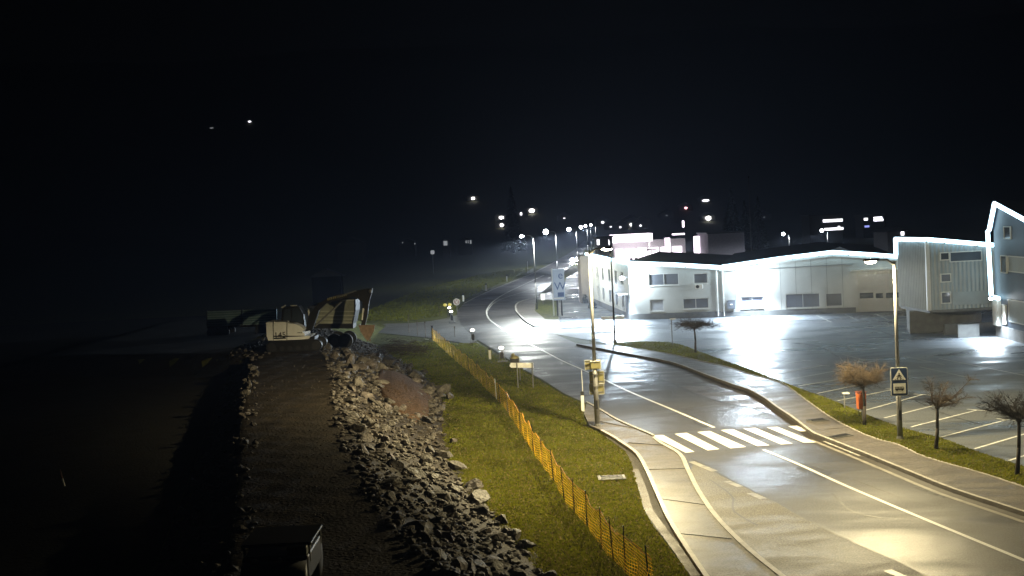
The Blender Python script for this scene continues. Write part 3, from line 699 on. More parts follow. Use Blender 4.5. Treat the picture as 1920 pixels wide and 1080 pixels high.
light_string([WG.pt(*G((1976,438)), .3)+Vector((0,0,.05)), WG.pt(*G((1873,381)), .3), WG.pt(*G((1863,431)), .3), WG.pt(*G((1860,434)), .3), WG.pt(*G((1867,556)), .3), WG.pt(*G((1882,559)), .35)], .145, 'white light string outlining the dark gabled building', 0)
flood(WG.pt(*G((1875,557)), .3), (WG.n+Vector((0,-.9,0))).normalized(), 'small bright floodlight above the white pier of the dark building', 6500, 2.2, 130, .2)
# ---------------------------------------------------------------- signs on lamp posts
def rrect(b, c, X, Z, N_, w, h, t, r=.06):
    pts = []
    for cx, cz, a0 in ((w/2-r,h/2-r,0),(-w/2+r,h/2-r,90),(-w/2+r,-h/2+r,180),(w/2-r,-h/2+r,270)):
        for k in range(4):
            a = math.radians(a0+k*30); pts.append(c+X*(cx+r*math.cos(a))+Z*(cz+r*math.sin(a)))
    b.extr(pts, N_*t)
def signpanel(p, w, h, face, label, name, cat, front=True):
    X = Vector((-face.y, face.x, 0)); Z = Vector((0,0,1))
    if X.x < 0: X = -X
    e = empty(name, p, label, cat); b = MB(); rrect(b, p, X, Z, face, w, h, .02); b.build('panel', m_white if front else m_signback, e)
    return e, X, Z
pB = at(1688, 829); fc = Vector((-.15,-1,0)).normalized()
zs1 = atd(1688, 702, pB.y).z; zs2 = atd(1690, 727, pB.y).z
pc = Vector((pB.x, pB.y, zs1))+fc*.12; pc.x += .02
e, X, Z = signpanel(pc, .66, .6, fc, 'blue pedestrian crossing sign, upper of two on the lamp post', 'crossing_sign', 'road sign')
b = MB(); rrect(b, pc+fc*.021, X, Z, fc, .61, .55, .004, .05); b.build('blue_field', m_blue, e)
P = lambda x, z, o_: pc+X*x+Z*z+fc*o_
b = MB(); b.extr([P(-.26,-.20,.026), P(.26,-.20,.026), P(0,.24,.026)], fc*.003); b.build('white_triangle', m_white, e)
b = MB()
for pts in ([(-.03,.02),(.03,.02),(.035,-.05),(-.035,-.05)], [(-.03,-.05),(.0,-.05),(-.07,-.17),(-.11,-.17)], [(.0,-.05),(.03,-.05),(.10,-.17),(.06,-.17)], [(-.03,.01),(-.02,-.02),(-.09,-.08),(-.10,-.06)], [(.03,.01),(.02,-.02),(.08,-.08),(.10,-.06)]):
    b.extr([P(x, z, .030) for x, z in pts], fc*.002)
b.extr([P(.028*math.cos(t*.785), .055+.028*math.sin(t*.785), .030) for t in range(8)], fc*.002)
for k in range(4):
    x0 = -.17+k*.1; b.extr([P(x0,-.195,.030), P(x0+.03,-.195,.030), P(x0+.035,-.165,.030), P(x0+.005,-.165,.030)], fc*.002)
b.build('pictogram', m_black, e)
pc = Vector((pB.x+.02, pB.y, zs2))+fc*.12
e, X, Z = signpanel(pc, .66, .6, fc, 'bus stop sign with a bus pictogram, lower of two on the lamp post', 'bus_stop_sign', 'road sign')
P = lambda x, z, o_: pc+X*x+Z*z+fc*o_
b = MB(); rrect(b, pc+fc*.021, X, Z, fc, .61, .56, .004, .05); b.build('dark_field', m_blue, e)
b = MB(); b.extr([P(-.24,-.2,.026), P(.24,-.2,.026), P(.24,.2,.026), P(-.24,.2,.026)], fc*.003); b.build('white_field', m_white, e)
b = MB(); b.extr([P(-.17,-.06,.030), P(.17,-.06,.030), P(.17,-.005,.030), P(-.17,-.005,.030)], fc*.002)
b.extr([P(-.17,.05,.030), P(.16,.05,.030), P(.17,.065,.030), P(-.17,.065,.030)], fc*.002)
for x in (-.17,-.06,.05,.155): b.extr([P(x,-.005,.030), P(x+.015,-.005,.030), P(x+.015,.05,.030), P(x,.05,.030)], fc*.002)
for x in (-.1,.1): b.extr([P(x+.03*math.cos(t*.785), -.07+.03*math.sin(t*.785), .033) for t in range(8)], fc*.002)
b.build('pictogram', m_black, e)
pA = at(1120.5, 803); fb = Vector((.1,1,0)).normalized()
def backsign(cx, cy, w, h, label, dy=.12, name='road_sign'):
    q = atd(cx, cy, pA.y+dy); e, X, Z = signpanel(q, w, h, fb, label, name, 'road sign', False)
    b = MB()
    rim = [(-w/2,h/2),(w/2,h/2),(w/2,-h/2),(-w/2,-h/2),(-w/2,h/2)]
    for a, c in zip(rim, rim[1:]): b.tube(q+X*a[0]+Z*a[1]-fb*.01, q+X*c[0]+Z*c[1]-fb*.01, .013, .013, 6)
    b.build('rim', m_frame, e)
    b = MB()
    for zz in (h*.3, -h*.3): b.box(q+Z*zz-fb*.03, (w*.9,.03,.04)); 
    b.tube(Vector((pA.x,pA.y,q.z+h*.3-.03)), Vector((pA.x,pA.y,q.z+h*.3+.03)), .14, .14, 10)
    b.build('clamp', m_steel, e)
backsign(1111.5, 684, .72, .42, 'wide grey sign back, topmost on the crosswalk lamp post', .26)
backsign(1119, 708, .66, .58, 'square sign back lit warm, middle of the crosswalk lamp post')
backsign(1119, 729, .66, .50, 'square sign back lit warm, lowest on the crosswalk lamp post')
q = atd(1116, 684, pA.y-.02); e = empty('junction_box', q, 'small grey box strapped to the crosswalk lamp post below the top sign', 'box')
b = MB(); b.box(q, (.42,.22,.32)); b.build('case', m_signback, e, bevel=.01); b = MB(); b.box(q+Vector((0,0,.17)), (.46,.26,.03)); b.build('lid', m_frame, e)
# ---------------------------------------------------------------- pole at lot entrance, mast, boards
def pole_thing(p, h, r, name, label, cat, cap=True, m_=None):
    e = empty(name, p, label, cat); b = MB(); b.tube(p, p+Vector((0,0,h)), r, r*.6, 10); b.build('shaft', m_ or m_dark, e, True)
    b = MB(); b.tube(p, p+Vector((0,0,.25)), r*2, r*1.6, 10); b.build('footing', m_conc, e)
    b = MB(); b.ball(p+Vector((0,0,h)), r*1.2); b.build('cap', m_dark, e)
    return e
pp = at(1153, 643, .1); pole_thing(pp, 7.9, .085, 'utility_pole', 'tall dark pole at the left tip of the grass verge', 'pole')
pole_thing(atd(1409, 470, 165)*1.0-Vector((0,0,atd(1409,470,165).z)), 14.5, .09, 'mast', 'thin tall mast rising behind the hall roof', 'mast', m_=m_steel)
bp = at(1150, 617); e = empty('notice_board', bp, 'low white board on two posts behind the dark utility pole', 'sign board')
zb_ = atd(1150, 596, bp.y).z
b = MB(); b.box(Vector((bp.x, bp.y, zb_)), (2.0,.06,.32)); b.build('board', m_white, e)
for s_ in (-.8, .8): b = MB(); b.tube(Vector((bp.x+s_, bp.y+.05, 0)), Vector((bp.x+s_, bp.y+.05, zb_+.15)), .04); b.build('post', m_dark, e)
# totem
tpz = at(1045, 592, .1); WT = Wall(Vector((tpz.x-1.0, tpz.y, 0)), Vector((tpz.x+1.0, tpz.y-.25, 0)))
tot = empty('totem_sign', tpz, 'tall pale blue totem sign with vertical lettering on two legs', 'totem sign')
u0, z1 = WT.uz(1036, 505); u1, z0 = WT.uz(1060, 562)
b = MB(); WT.slabbox(b, u0, u1, z0, z1, 0, .25); b.build('panel', emat('totem_panel', (.45,.60,.80), .35), tot)
b = MB(); WT.slabbox(b, u0-.12, u0-.01, .1, z1+.1, 0, .28); b.build('side_post', m_white, tot)
for uu in (u0+.25, u1-.45): b = MB(); WT.slabbox(b, uu, uu+.14, .1, z0, .05, .2); b.build('leg', m_dark, tot)
def text(s, p, X, Z, size, m_, parent, name='lettering', ext=.01):
    c = bpy.data.curves.new(name, 'FONT'); c.body = s; c.size = size; c.extrude = ext; c.align_x = 'CENTER'; c.align_y = 'CENTER'
    tmp = bpy.data.objects.new(name+'_tmp', c); COL.objects.link(tmp); dg = bpy.context.evaluated_depsgraph_get(); me = bpy.data.meshes.new_from_object(tmp.evaluated_get(dg))
    bpy.data.objects.remove(tmp); me.materials.clear(); me.materials.append(m_); o = bpy.data.objects.new(name, me); COL.objects.link(o)
    N_ = X.cross(Z); m = Matrix((X, Z, N_)).transposed().to_4x4(); m.translation = p; o.matrix_world = m
    o.parent = parent; o.matrix_parent_inverse = PINV(parent); return o
mt = mat('totem_ink', (.06,.10,.22), .5)
uz = lambda px, py: WT.pt(*WT.uz(px, py), .27)
text('e', uz(1051,516), WT.d, Vector((0,0,1)), 1.1, mt, tot); text('W', uz(1050.5,537), WT.d, Vector((0,0,1)), 1.15, mt, tot)
b = MB(); r_ = WT.rect((1046,548),(1058,556)); WT.slabbox(b, *r_, .252, .27); b.build('dark_field', mt, tot)
b = MB(); r_ = WT.rect((1037,558),(1058,560)); WT.slabbox(b, *r_, .252, .27); b.build('white_stripe', m_white, tot)
# banner beside the office
bn = at(1093, 545); e = empty('banner', bn, 'white banner hanging on a thin pole left of the brown office pier', 'banner')
b = MB(); b.tube((bn.x-.35,bn.y,0), (bn.x-.35,bn.y,5.2), .04); b.build('pole', m_steel, e)
b = MB(); b.box((bn.x+.3,bn.y,3.5), (1.2,.03,3.0)); b.build('cloth', m_white, e)
b = MB(); b.tube((bn.x-.35,bn.y-.03,2.6), (bn.x+.9,bn.y-.03,2.4), .02); b.build('crossbar', m_dark, e)
bn = at(1028, 570, .14); e = empty('small_sign', bn, 'small white sign on the grass island between lamp post and totem', 'sign')
b = MB(); b.box((bn.x-.6,bn.y,1.0), (.5,.05,.75)); b.build('panel', m_white, e); b = MB(); b.tube((bn.x-.6,bn.y+.05,.1), (bn.x-.6,bn.y+.05,1.0), .03); b.build('post', m_steel, e)
# ---------------------------------------------------------------- direction sign
d1, d2 = at(971.5, 727), at(1000, 727.5); W_ = Wall(d1, d2)
e = empty('direction_sign', (d1+d2)/2, 'white arrow shaped direction sign on posts between fence and road', 'road sign')
(u0, z1), (u1, z0) = W_.uz(954, 680.5), W_.uz(999, 690)
b = MB(); hm = (z0+z1)/2
b.extr([W_.pt(u0,hm-.04,-.06), W_.pt(u0+.1,z0,-.06), W_.pt(u1,z0,-.06), W_.pt(u1,z1,-.06), W_.pt(u0+.1,z1,-.06)], -W_.n*.03)
b.build('panel', mat('retro_white', (.85,.85,.83), .3), e)
for uu, zz in ((0, z1), (W_.len, z1)):
    b = MB(); b.tube(W_.pt(uu,0,0), W_.pt(uu,zz+.03,0), .035, .035, 10); b.build('post', m_steel, e)
q = at(975.5, 714); b = MB(); b.tube(q, Vector((q.x, q.y, 1.3)), .03); b.build('post', m_steel, e)
# ---------------------------------------------------------------- delineators
def delineator(px, py, h, label, s=1):
    p = at(px, py); e = empty('delineator', p, label, 'delineator post', 'white delineator posts beside the road')
    w = .12*s
    b = MB(); b.extr([p+Vector((-w/2,-w/2,0)), p+Vector((w/2,-w/2,0)), p+Vector((0,w*.7,0))], (0,0,h*.8)); b.build('body', m_white, e)
    b = MB(); b.extr([p+Vector((-w/2,-w/2,h*.8)), p+Vector((w/2,-w/2,h*.8)), p+Vector((0,w*.7,h*.8))], (0,0,h*.2)); b.build('black_cap', m_black, e)
delineator(1093, 771, 1.0, 'white delineator post left of the crosswalk lamp post', 1.3)
delineator(919, 674, .85, 'white delineator post in the grass between the two lamp stands', 1.4)
delineator(869, 565, 1.0, 'white delineator post at the inside of the road bend', 1.8)
delineator(912, 545, 1.1, 'second white delineator post along the far road edge', 2)
delineator(950.5, 528, 1.2, 'third white delineator post along the far road edge', 2)
p = at(1094.5, 768); e = empty('marker_stake', p, 'thin white marker stake behind the delineator near the lamp post', 'stake')
b = MB(); b.tube(p, p+Vector((-.02,0,2.0)), .03, .012, 6); b.build('stake', m_white, e)
# signal lamp trailers / stands
def warn_stand(px, py, zt_px, label, em=None, two=False):
    p = at(px, py); zt_ = atd(px, zt_px, p.y).z; e = empty('warning_stand', p, label, 'warning lamp', 'warning lamps on folding stands')
    em = em or e_warn; k = p.y/FPX
    b = MB()
    for dx in (-.22, .3): b.tube(p+Vector((dx,0,0)), p+Vector((dx*.25,0,zt_-.15)), .022, .022, 6)
    b.tube(p+Vector((.06,.4,0)), p+Vector((0,.05,zt_-.2)), .022, .022, 6)
    b.box(p+Vector((.05,0,.05)), (.7,.14,.08)); b.build('stand', m_steel, e)
    b = MB(); b.box(p+Vector((.03,.02,zt_*.48)), (.22,.05,zt_*.45)); b.build('battery_box', m_dark, e)
    b = MB(); b.tube(p+Vector((0,.03,zt_-.08)), p+Vector((0,.05,zt_-.02)), .12, .12, 12); b.build('lamp_housing', m_dark, e)
    b = MB(); b.ball(Vector((p.x, p.y-.02, zt_+.03)), .16, (1.15,.5,.7), 12, 8); b.build('lamp', em, e, True)
warn_stand(887, 644, 619.5, 'lit warning lamp on a stand at the left road edge, middle one')
warn_stand(941, 679, 653, 'lit warning lamp on a stand nearest the direction sign')
warn_stand(847, 606, 584.5, 'lit warning lamp on a stand at the driveway corner')
warn_stand(843.5, 597, 577.5, 'lit warning lamp just behind the one at the driveway corner')
p = at(840, 597); e = empty('twin_warning_lamp', p, 'pair of dull yellow warning lamps on a post by the driveway', 'warning lamp')
zt_ = atd(840, 571.5, p.y).z; b = MB(); b.tube(p, p+Vector((0,0,zt_)), .03); b.build('post', m_dark, e)
for s_ in (-.24, .26): b = MB(); b.ball((p.x+s_, p.y-.05, zt_), .2, (1,.4,.8), 12, 8); b.build('lamp', e_yel, e, True)
p = at(857, 583); e = empty('round_road_sign', p, 'round ringed road sign standing at the inside of the bend', 'road sign'); zt_ = atd(857, 566, p.y).z
b = MB(); b.tube((p.x,p.y,0), (p.x,p.y,zt_), .03); b.build('post', m_steel, e)
b = MB(); b.tube((p.x,p.y-.04,zt_), (p.x,p.y-.06,zt_), .38, .38, 20); b.build('disc', mat('sign_pink', (.25,.17,.15), .5), e)
b = MB()
for i in range(20):
    a, c = i*.3142, (i+1)*.3142; b.tube((p.x+.36*math.cos(a), p.y-.07, zt_+.36*math.sin(a)), (p.x+.36*math.cos(c), p.y-.07, zt_+.36*math.sin(c)), .04, .04, 5)
b.tube((p.x-.15,p.y-.07,zt_+.2), (p.x+.12,p.y-.07,zt_-.2), .035); b.tube((p.x+.15,p.y-.07,zt_+.15), (p.x-.1,p.y-.07,zt_-.15), .035)
b.build('ring', m_frame, e)
p = at(966, 690); e = empty('barrier_light', p, 'dark unlit warning lamp unit behind the direction sign', 'warning lamp'); zt_ = atd(966, 666, p.y).z
b = MB(); b.box((p.x,p.y,.35), (.6,.3,.6)); b.build('base', m_dark, e, bevel=.05); b = MB(); b.ball((p.x,p.y,zt_-.25), .3, (1.1,.5,.8)); b.build('lamp', m_signback, e, True); b = MB(); b.ball((p.x-.1,p.y-.02,zt_+.02), .13); b.build('small_lamp', m_signback, e, True)
# stakes and wire by the driveway
def stake(px, py, ptop, label, r=.03, m_=None, lean=0):
    p = at(px, py); zt_ = atd(px, ptop, p.y).z; e = empty('survey_stake', p, label, 'stake', 'thin stakes by the driveway')
    b = MB(); b.tube(p, p+Vector((lean,0,zt_)), r, r, 6); b.build('rod', m_ or m_wood, e); b = MB(); b.box(p+Vector((lean,0,zt_-.05)), (.12,.03,.1)); b.build('tip_flag', m_wood, e)
    return p, zt_
sA = stake(767, 624, 590, 'leftmost thin stake of the wire line by the driveway'); sB = stake(783, 629, 601, 'second thin stake of the wire line by the driveway')
sC = stake(798, 633, 603, 'third thin stake of the wire line by the driveway'); sD = stake(853, 632, 612, 'thin stake standing alone at the driveway mouth')
stake(824, 594, 575, 'thin stake on the lit grass beyond the driveway')
stake(990, 512, 490, 'short post with a pale top beyond the road, left of the lamp', .05, m_white)
e = empty('wire_line', sA[0], 'slack wire strung between the thin stakes by the driveway', 'wire'); b = MB()
for (a, za), (c, zc) in ((sA, sB), (sB, sC)): b.tube(a+Vector((0,0,za*.85)), c+Vector((0,0,zc*.85)), .012, .012, 5)
b.build('wire', m_dark, e)
p = at(811.5, 637); e = empty('dark_post', p, 'thick dark post at the far end of the orange fence', 'post'); zt_ = atd(811, 611, p.y).z
b = MB(); b.tube(p, p+Vector((0,0,zt_)), .1, .09, 10); b.build('shaft', m_dark, e); b = MB(); b.box(p+Vector((0,0,zt_)), (.24,.24,.06)); b.build('cap', m_dark, e)
# ---------------------------------------------------------------- orange mesh fence
FB = smooth_px([(810,636),(835,659),(858,680),(880,698),(905,723),(937,756),(958,783),(1000,849),(1038,903),(1063,945),(1100,986),(1128,1027),(1172,1073),(1225,1120)], 6)
fb_ = [at(*p) for p in FB]
m, N, L, B = nodes('orange_netting')
B.inputs['Base Color'].default_value = (.80,.42,.02,1); B.inputs['Roughness'].default_value = .45
uvn = N.new('ShaderNodeUVMap'); sx = N.new('ShaderNodeSeparateXYZ'); L.new(uvn.outputs[0], sx.inputs[0])
def grating(sock, freq, duty):
    a = N.new('ShaderNodeMath'); a.operation = 'MULTIPLY'; a.inputs[1].default_value = freq; L.new(sock, a.inputs[0])
    f_ = N.new('ShaderNodeMath'); f_.operation = 'FRACT'; L.new(a.outputs[0], f_.inputs[0])
    g = N.new('ShaderNodeMath'); g.operation = 'LESS_THAN'; g.inputs[1].default_value = duty; L.new(f_.outputs[0], g.inputs[0]); return g.outputs[0]
g1 = grating(sx.outputs[0], 8, .13); g2 = grating(sx.outputs[1], 11, .19)
mxm = N.new('ShaderNodeMath'); mxm.operation = 'MAXIMUM'; L.new(g1, mxm.inputs[0]); L.new(g2, mxm.inputs[1])
tr = N.new('ShaderNodeBsdfTransparent'); tl = N.new('ShaderNodeBsdfTranslucent'); tl.inputs[0].default_value = (.85,.48,.02,1)
ms = N.new('ShaderNodeMixShader'); ms.inputs[0].default_value = .45; L.new(B.outputs[0], ms.inputs[1]); L.new(tl.outputs[0], ms.inputs[2])
mo = N.new('ShaderNodeMixShader'); L.new(mxm.outputs[0], mo.inputs[0]); L.new(tr.outputs[0], mo.inputs[1]); L.new(ms.outputs[0], mo.inputs[2])
L.new(mo.outputs[0], N['Material Output'].inputs[0]); m_net = m
fence = empty('safety_fence', fb_[30], 'sagging orange mesh safety fence crossing the grass bank', 'fence')
rows = 6; V = []; UV = []; s_ = 0; HT = []
dense = []
for a, c in zip(fb_, fb_[1:]):
    n_ = max(1, int((c-a).length/.35))
    for k in range(n_): dense.append(a.lerp(c, k/n_))
dense.append(fb_[-1])
for i, p in enumerate(dense):
    if i: s_ += (p-dense[i-1]).length
    hgt = 1.05+.07*math.sin(s_*1.9)+.05*math.sin(s_*5.3+1)-.12*abs(math.sin(s_*1.35)); HT.append((s_, hgt))
    for r in range(rows+1):
        t = r/rows; o_ = (.06*math.sin(s_*3+t*3)+.04*math.sin(s_*7.7+t*5))*math.sin(math.pi*min(1, t+.15))
        V.append((p.x+o_, p.y+o_*.4, hgt*t+.02)); UV.append((s_, hgt*t))
b = MB(); b.v = V
for i in range(len(dense)-1):
    for r in range(rows): a = i*(rows+1)+r; b.f.append((a, a+rows+1, a+rows+2, a+1))
o = b.build('mesh', m_net, fence); uvl = o.data.uv_layers.new(name='UVMap')
for lp in o.data.loops: uvl.data[lp.index].uv = UV[lp.vertex_index]
def near_on_fence(px):
    best = min(FB, key=lambda q: abs(q[0]-px)); i = FB.index(best)
    for a, c in zip(FB, FB[1:]):
        if a[0] <= px <= c[0]: t = (px-a[0])/(c[0]-a[0]+1e-6); return (px, a[1]+(c[1]-a[1])*t)
    return best
for i, px in enumerate([820,836,850,865,880,896,913,931,938,953,976,1000,1018,1038,1058,1077,1101,1128,1150,1173,1219]):
    p = at(*near_on_fence(px)); h = random.uniform(1.1,1.3); b = MB()
    b.tube(p, p+Vector((random.uniform(-.08,.05), random.uniform(-.05,.05), h)), .022, .018, 6)
    b.build('post', m_white if px in (931,) else (m_wood if i % 3 == 0 else m_dark), fence)
b = MB(); tp_ = [Vector((p.x, p.y, h-.02)) for p, (s0, h) in zip(dense, HT)]; b.path([tp_[i] for i in range(0, len(tp_), 2)], .012, 5)
b.build('top_cord', mat('orange_cord', (.7,.32,.04), .5), fence)
# ---------------------------------------------------------------- bare trees
def bare_tree(px, py, h, crown, skew, label, m_t, nl=11, nt=46, up=.35, z=.12, leanx=0, dome=.55):
    p = at(px, py, z); e = empty('bare_tree', p, label, 'tree', 'small pollarded bare trees beside the parking lot')
    ht = h*.64; top = p+Vector((leanx, 0, ht))
    b = MB(); k1 = p.lerp(top, .5)+Vector((.03,0,0)); b.tube(p-Vector((0,0,.05)), k1, .085, .062, 9); b.tube(k1, top, .062, .055, 9); b.ball(top, .1, (1,1,.9)); b.build('trunk', m_bark, e, True)
    b = MB(); tw = MB(); ch = h-ht
    for i in range(nl):
        a = 2*math.pi*i/nl+random.uniform(-.25,.25); r = crown*random.uniform(.5,.78)
        d = Vector((math.cos(a), math.sin(a), 0)); off = Vector((skew*crown*.5, 0, 0))
        c0 = top; c1 = top+d*r*.4+off*.4+Vector((0,0,ch*random.uniform(.15,.35))); c2 = top+d*r*(1-.35*dome*random.random())+off+Vector((0,0,ch*random.uniform(.05,dome)))
        b.tube(c0, c1, .032, .02, 6); b.tube(c1, c2, .02, .009, 6)
        for k in range(nt):
            t = random.random()**.7; q = c0.lerp(c1, t*2) if t < .5 else c1.lerp(c2, t*2-1)
            an = random.uniform(0, 6.28); dd = (Vector((math.cos(an), math.sin(an), 0))*.8+d*.5+Vector((0,0,random.gauss(up,.4)))).normalized()
            l = crown*random.uniform(.14,.32); q2 = q+dd*l
            tw.tube(q, q2, .0055, .003, 3, False)
            for m2 in range(4):
                q3 = q.lerp(q2, random.uniform(.25,1)); d3 = (dd+Vector((random.gauss(0,.6), random.gauss(0,.6), random.gauss(.05,.4)))).normalized()
                tw.tube(q3, q3+d3*l*random.uniform(.3,.6), .0036, .0022, 3, False)
    n = len(b.v); b.v += tw.v; b.f += [tuple(i+n for i in f) for f in tw.f]
    b.build('crown', m_t, e)
bare_tree(1304, 661, 2.6, 1.95, 0, 'bare tree with a dark flat crown in front of the office', m_twigd, 14, 56, .25)
bare_tree(1621, 798, 2.65, 1.6, -.1, 'bare tree with a wide tan crown behind the orange bin', m_twig, 18, 62, .35, dome=1.0)
bare_tree(1755, 842, 2.5, 1.25, .75, 'bare tree leaning its twigs right, right of the lamp post signs', m_twig, 8, 44, .4, leanx=.1, dome=1.2)
bare_tree(1907, 890, 2.9, 1.5, -.35, 'dark bare tree cut by the right edge of the photo', m_twigd, 12, 56, .3, leanx=.12, dome=.9)
# ---------------------------------------------------------------- bin and small posts
p = at(1618, 790, .13); p.y += .3; q = atd(1614.5, 751, p.y-.05)
e = empty('litter_bin', p, 'orange litter bin on a post in front of the tan bare tree', 'litter bin')
b = MB(); b.tube((q.x+.1, q.y+.2, .1), (q.x+.1, q.y+.2, q.z+.35), .03); b.build('post', m_steel, e)
b = MB(); w0, w1 = .2, .24
bot = [(-w0*.8,-.17),(w0*.8,-.17),(w0,.0),(w0*.8,.17),(-w0*.8,.17),(-w0,0)]
n0 = 0; b.v = [(q.x+x, q.y+y, q.z-.36) for x, y in bot]+[(q.x+x*1.12, q.y+y*1.12, q.z+.33) for x, y in bot]
b.f = [(5,4,3,2,1,0)]+[(i, (i+1) % 6, 6+(i+1) % 6, 6+i) for i in range(6)]+[(6,7,8,9,10,11)]; b.build('body', m_orange, e, bevel=.015)
b = MB(); b.box((q.x,q.y,q.z+.38), (.42,.36,.05)); b.build('lid', mat('bin_lid', (.3,.09,.04), .5), e, bevel=.01)
b = MB(); b.box((q.x-.11,q.y,q.z-.5), (.03,.03,.32)); b.box((q.x+.0,q.y+.05,q.z-.5), (.03,.03,.32)); b.build('leg', m_dark, e)
def small_post(px, py, ptop, label, hw=.3):
    p = at(px, py, .1); zt_ = atd(px, ptop, p.y).z; e = empty('low_sign_post', p, label, 'sign post')
    b = MB(); b.tube(p, Vector((p.x,p.y,zt_)), .03, .03, 8); b.build('post', m_steel, e); b = MB(); b.box((p.x+hw*.3,p.y,zt_), (hw*1.3,.3,.05)); b.build('plate', m_white, e)
small_post(1261, 648, 598, 'thin post with a small flat plate left of the dark bare tree', .35)
small_post(1584, 766, 737, 'short post with a small plate left of the orange bin', .22)
# ---------------------------------------------------------------- rocks
def rock_mesh(seed, material):
    r = random.Random(seed); import bmesh
    bm = bmesh.new(); bmesh.ops.create_icosphere(bm, subdivisions=2, radius=.5)
    pl = [(Vector((r.gauss(0,1), r.gauss(0,1), r.gauss(0,1))).normalized(), r.uniform(.22,.4)) for _ in range(9)]
    sc = Vector((r.uniform(.8,1.5), r.uniform(.7,1.1), r.uniform(.45,.8)))
    for v in bm.verts:
        c = v.co.copy()
        for n_, d in pl:
            e_ = c.dot(n_)-d
            if e_ > 0: c -= n_*e_
        c += Vector((r.gauss(0,.012), r.gauss(0,.012), r.gauss(0,.012))); v.co = Vector((c.x*sc.x, c.y*sc.y, c.z*sc.z))
    me = bpy.data.meshes.new('rock'); bm.to_mesh(me); bm.free(); me.materials.append(material); return me
RM = [rock_mesh(i, m_rockA if i % 3 else m_rockB) for i in range(14)]
def put_rock(x, y, s, label, group, me=None, z=None, rot=None):
    o = bpy.data.objects.new('rock', me or random.choice(RM)); COL.objects.link(o)
    o.location = (x, y, float(H(x, y))+s*.18 if z is None else z)
    o.rotation_euler = rot or (random.uniform(-.5,.5), random.uniform(-.5,.5), random.uniform(0,6.28))
    o.scale = (s*random.uniform(.85,1.25), s*random.uniform(.8,1.2), s*random.uniform(.8,1.3))
    tag(o, label, 'rock', group); return o
# notable ones
GRP = 'rocks of the stone bank along the gravel track'
for px, py, s, lab in [(655,682,1.15,'round pale boulder at the top of the stone bank near the excavator'),(673,695,1.0,'second big boulder at the top of the stone bank, right of the round pale one'),(695,692,1.15,'large squarish boulder in the middle of the top row of boulders'),(714,695,1.0,'brown boulder beside the squarish one in the top row'),(744,696,.8,'tall egg shaped boulder at the right end of the top row'),(628,672,.9,'dark reddish boulder at the left end of the stone bank top'),(754,775,.85,'pale rounded rock on the brown soil patch'),(781,787,.6,'small pale rock at the lower right of the brown soil patch'),(802,793,.6,'flat pale rock at the grass edge right of the soil patch')]:
    q = hit(px, py); put_rock(q.x, q.y, s, lab, GRP)
q = hit(697, 757); o = put_rock(q.x, q.y, 1.0, 'long flat pale slab lying diagonally across the stone bank', GRP, RM[1]); o.scale = (2.0,.5,.35); o.rotation_euler = (.1,.25,-.9)
cnt = 0; tries = 0
zones = [('upper part of the stone bank, beside the excavator', 62, 110), ('middle part of the stone bank, beside the brown soil', 46, 62), ('lower part of the stone bank, in the bright grass edge', 36, 46), ('dark lower end of the stone bank near the bottom edge', 20, 36)]
placed = []
while cnt < 248 and tries < 14000:
    tries += 1; y = 27+ (85-27)*random.random()**1.25; a, c = float(fRI(y)), float(fRO(y)); t = random.random()*1.1
    x = a+(c-a)*t; s = random.choice([.3,.36,.42,.5,.58,.66]) if random.random() < .85 else random.uniform(.7,.95)
    if any((x-u)**2+(y-v)**2 < (.40*(s+w))**2 for u, v, w in placed): continue
    inside = 49 < y < 58 and t > .55
    if inside and random.random() < .85: continue
    placed.append((x, y, s)); zn = next(z_ for z_, y0, y1 in zones if y0 <= y < y1)
    put_rock(x, y, s, 'broken grey rock in the '+zn, 'loose rocks, '+zn); cnt += 1
ln = 0
while ln < 40:
    y = 26+(75-26)*random.random(); a, c = float(fLO(y)), float(fLI(y)); x = a+(c-a)*random.random()*1.15; s = random.uniform(.25,.6)
    put_rock(x, y, s, 'dark scattered rock along the left edge of the gravel track', 'rocks along the left edge of the track'); ln += 1
# rubble: small stones nobody could count
rv_, rf_ = [], []
pro = [np.array([v.co for v in me.vertices]) for me in RM[:6]]; prf = [[tuple(p.vertices) for p in me.polygons] for me in RM[:6]]
import bmesh
def lowrock(seed):
    r = random.Random(seed); bm = bmesh.new(); bmesh.ops.create_icosphere(bm, subdivisions=1, radius=.5)
    v = np.array([(w.co.x*r.uniform(.7,1.3), w.co.y*r.uniform(.7,1.2), w.co.z*r.uniform(.4,.8)) for w in bm.verts]); f = [tuple(x.index for x in q.verts) for q in bm.faces]; bm.free(); return v, f
lows = [lowrock(s) for s in range(6)]
n = 0
for i in range(7000):
    y = 24+(100-24)*random.random()**1.2
    u = random.random()
    if u < .62: a, c = float(fRI(y)), float(fRO(y)); x = a-.4+(c-a+.5)*random.random()
    elif u < .70: a, c = float(fLO(y)), float(fLI(y)); x = a-.3+(c-a+.9)*random.random()
    else: a, c = float(fLI(y)), float(fRI(y)); e_ = random.random()**2; x = c-(c-a)*e_ if random.random() < .7 else a+(c-a)*e_
    s = (.07+.27*random.random()**1.8)*(1.0 if u < .70 else .24); v, f = lows[i % 6]; an = random.uniform(0, 6.28); R_ = np.array([[math.cos(an),-math.sin(an),0],[math.sin(an),math.cos(an),0],[0,0,1]])
    z_ = float(H(x, y))+.04+s*.2; vv = (v*s)@R_.T+np.array([x, y, z_]); rv_.append(vv); rf_ += [tuple(k+n for k in q) for q in f]; n += len(v)
me = bpy.data.meshes.new('rubble'); me.from_pydata(np.concatenate(rv_).tolist(), [], rf_); me.materials.append(m_rockA)
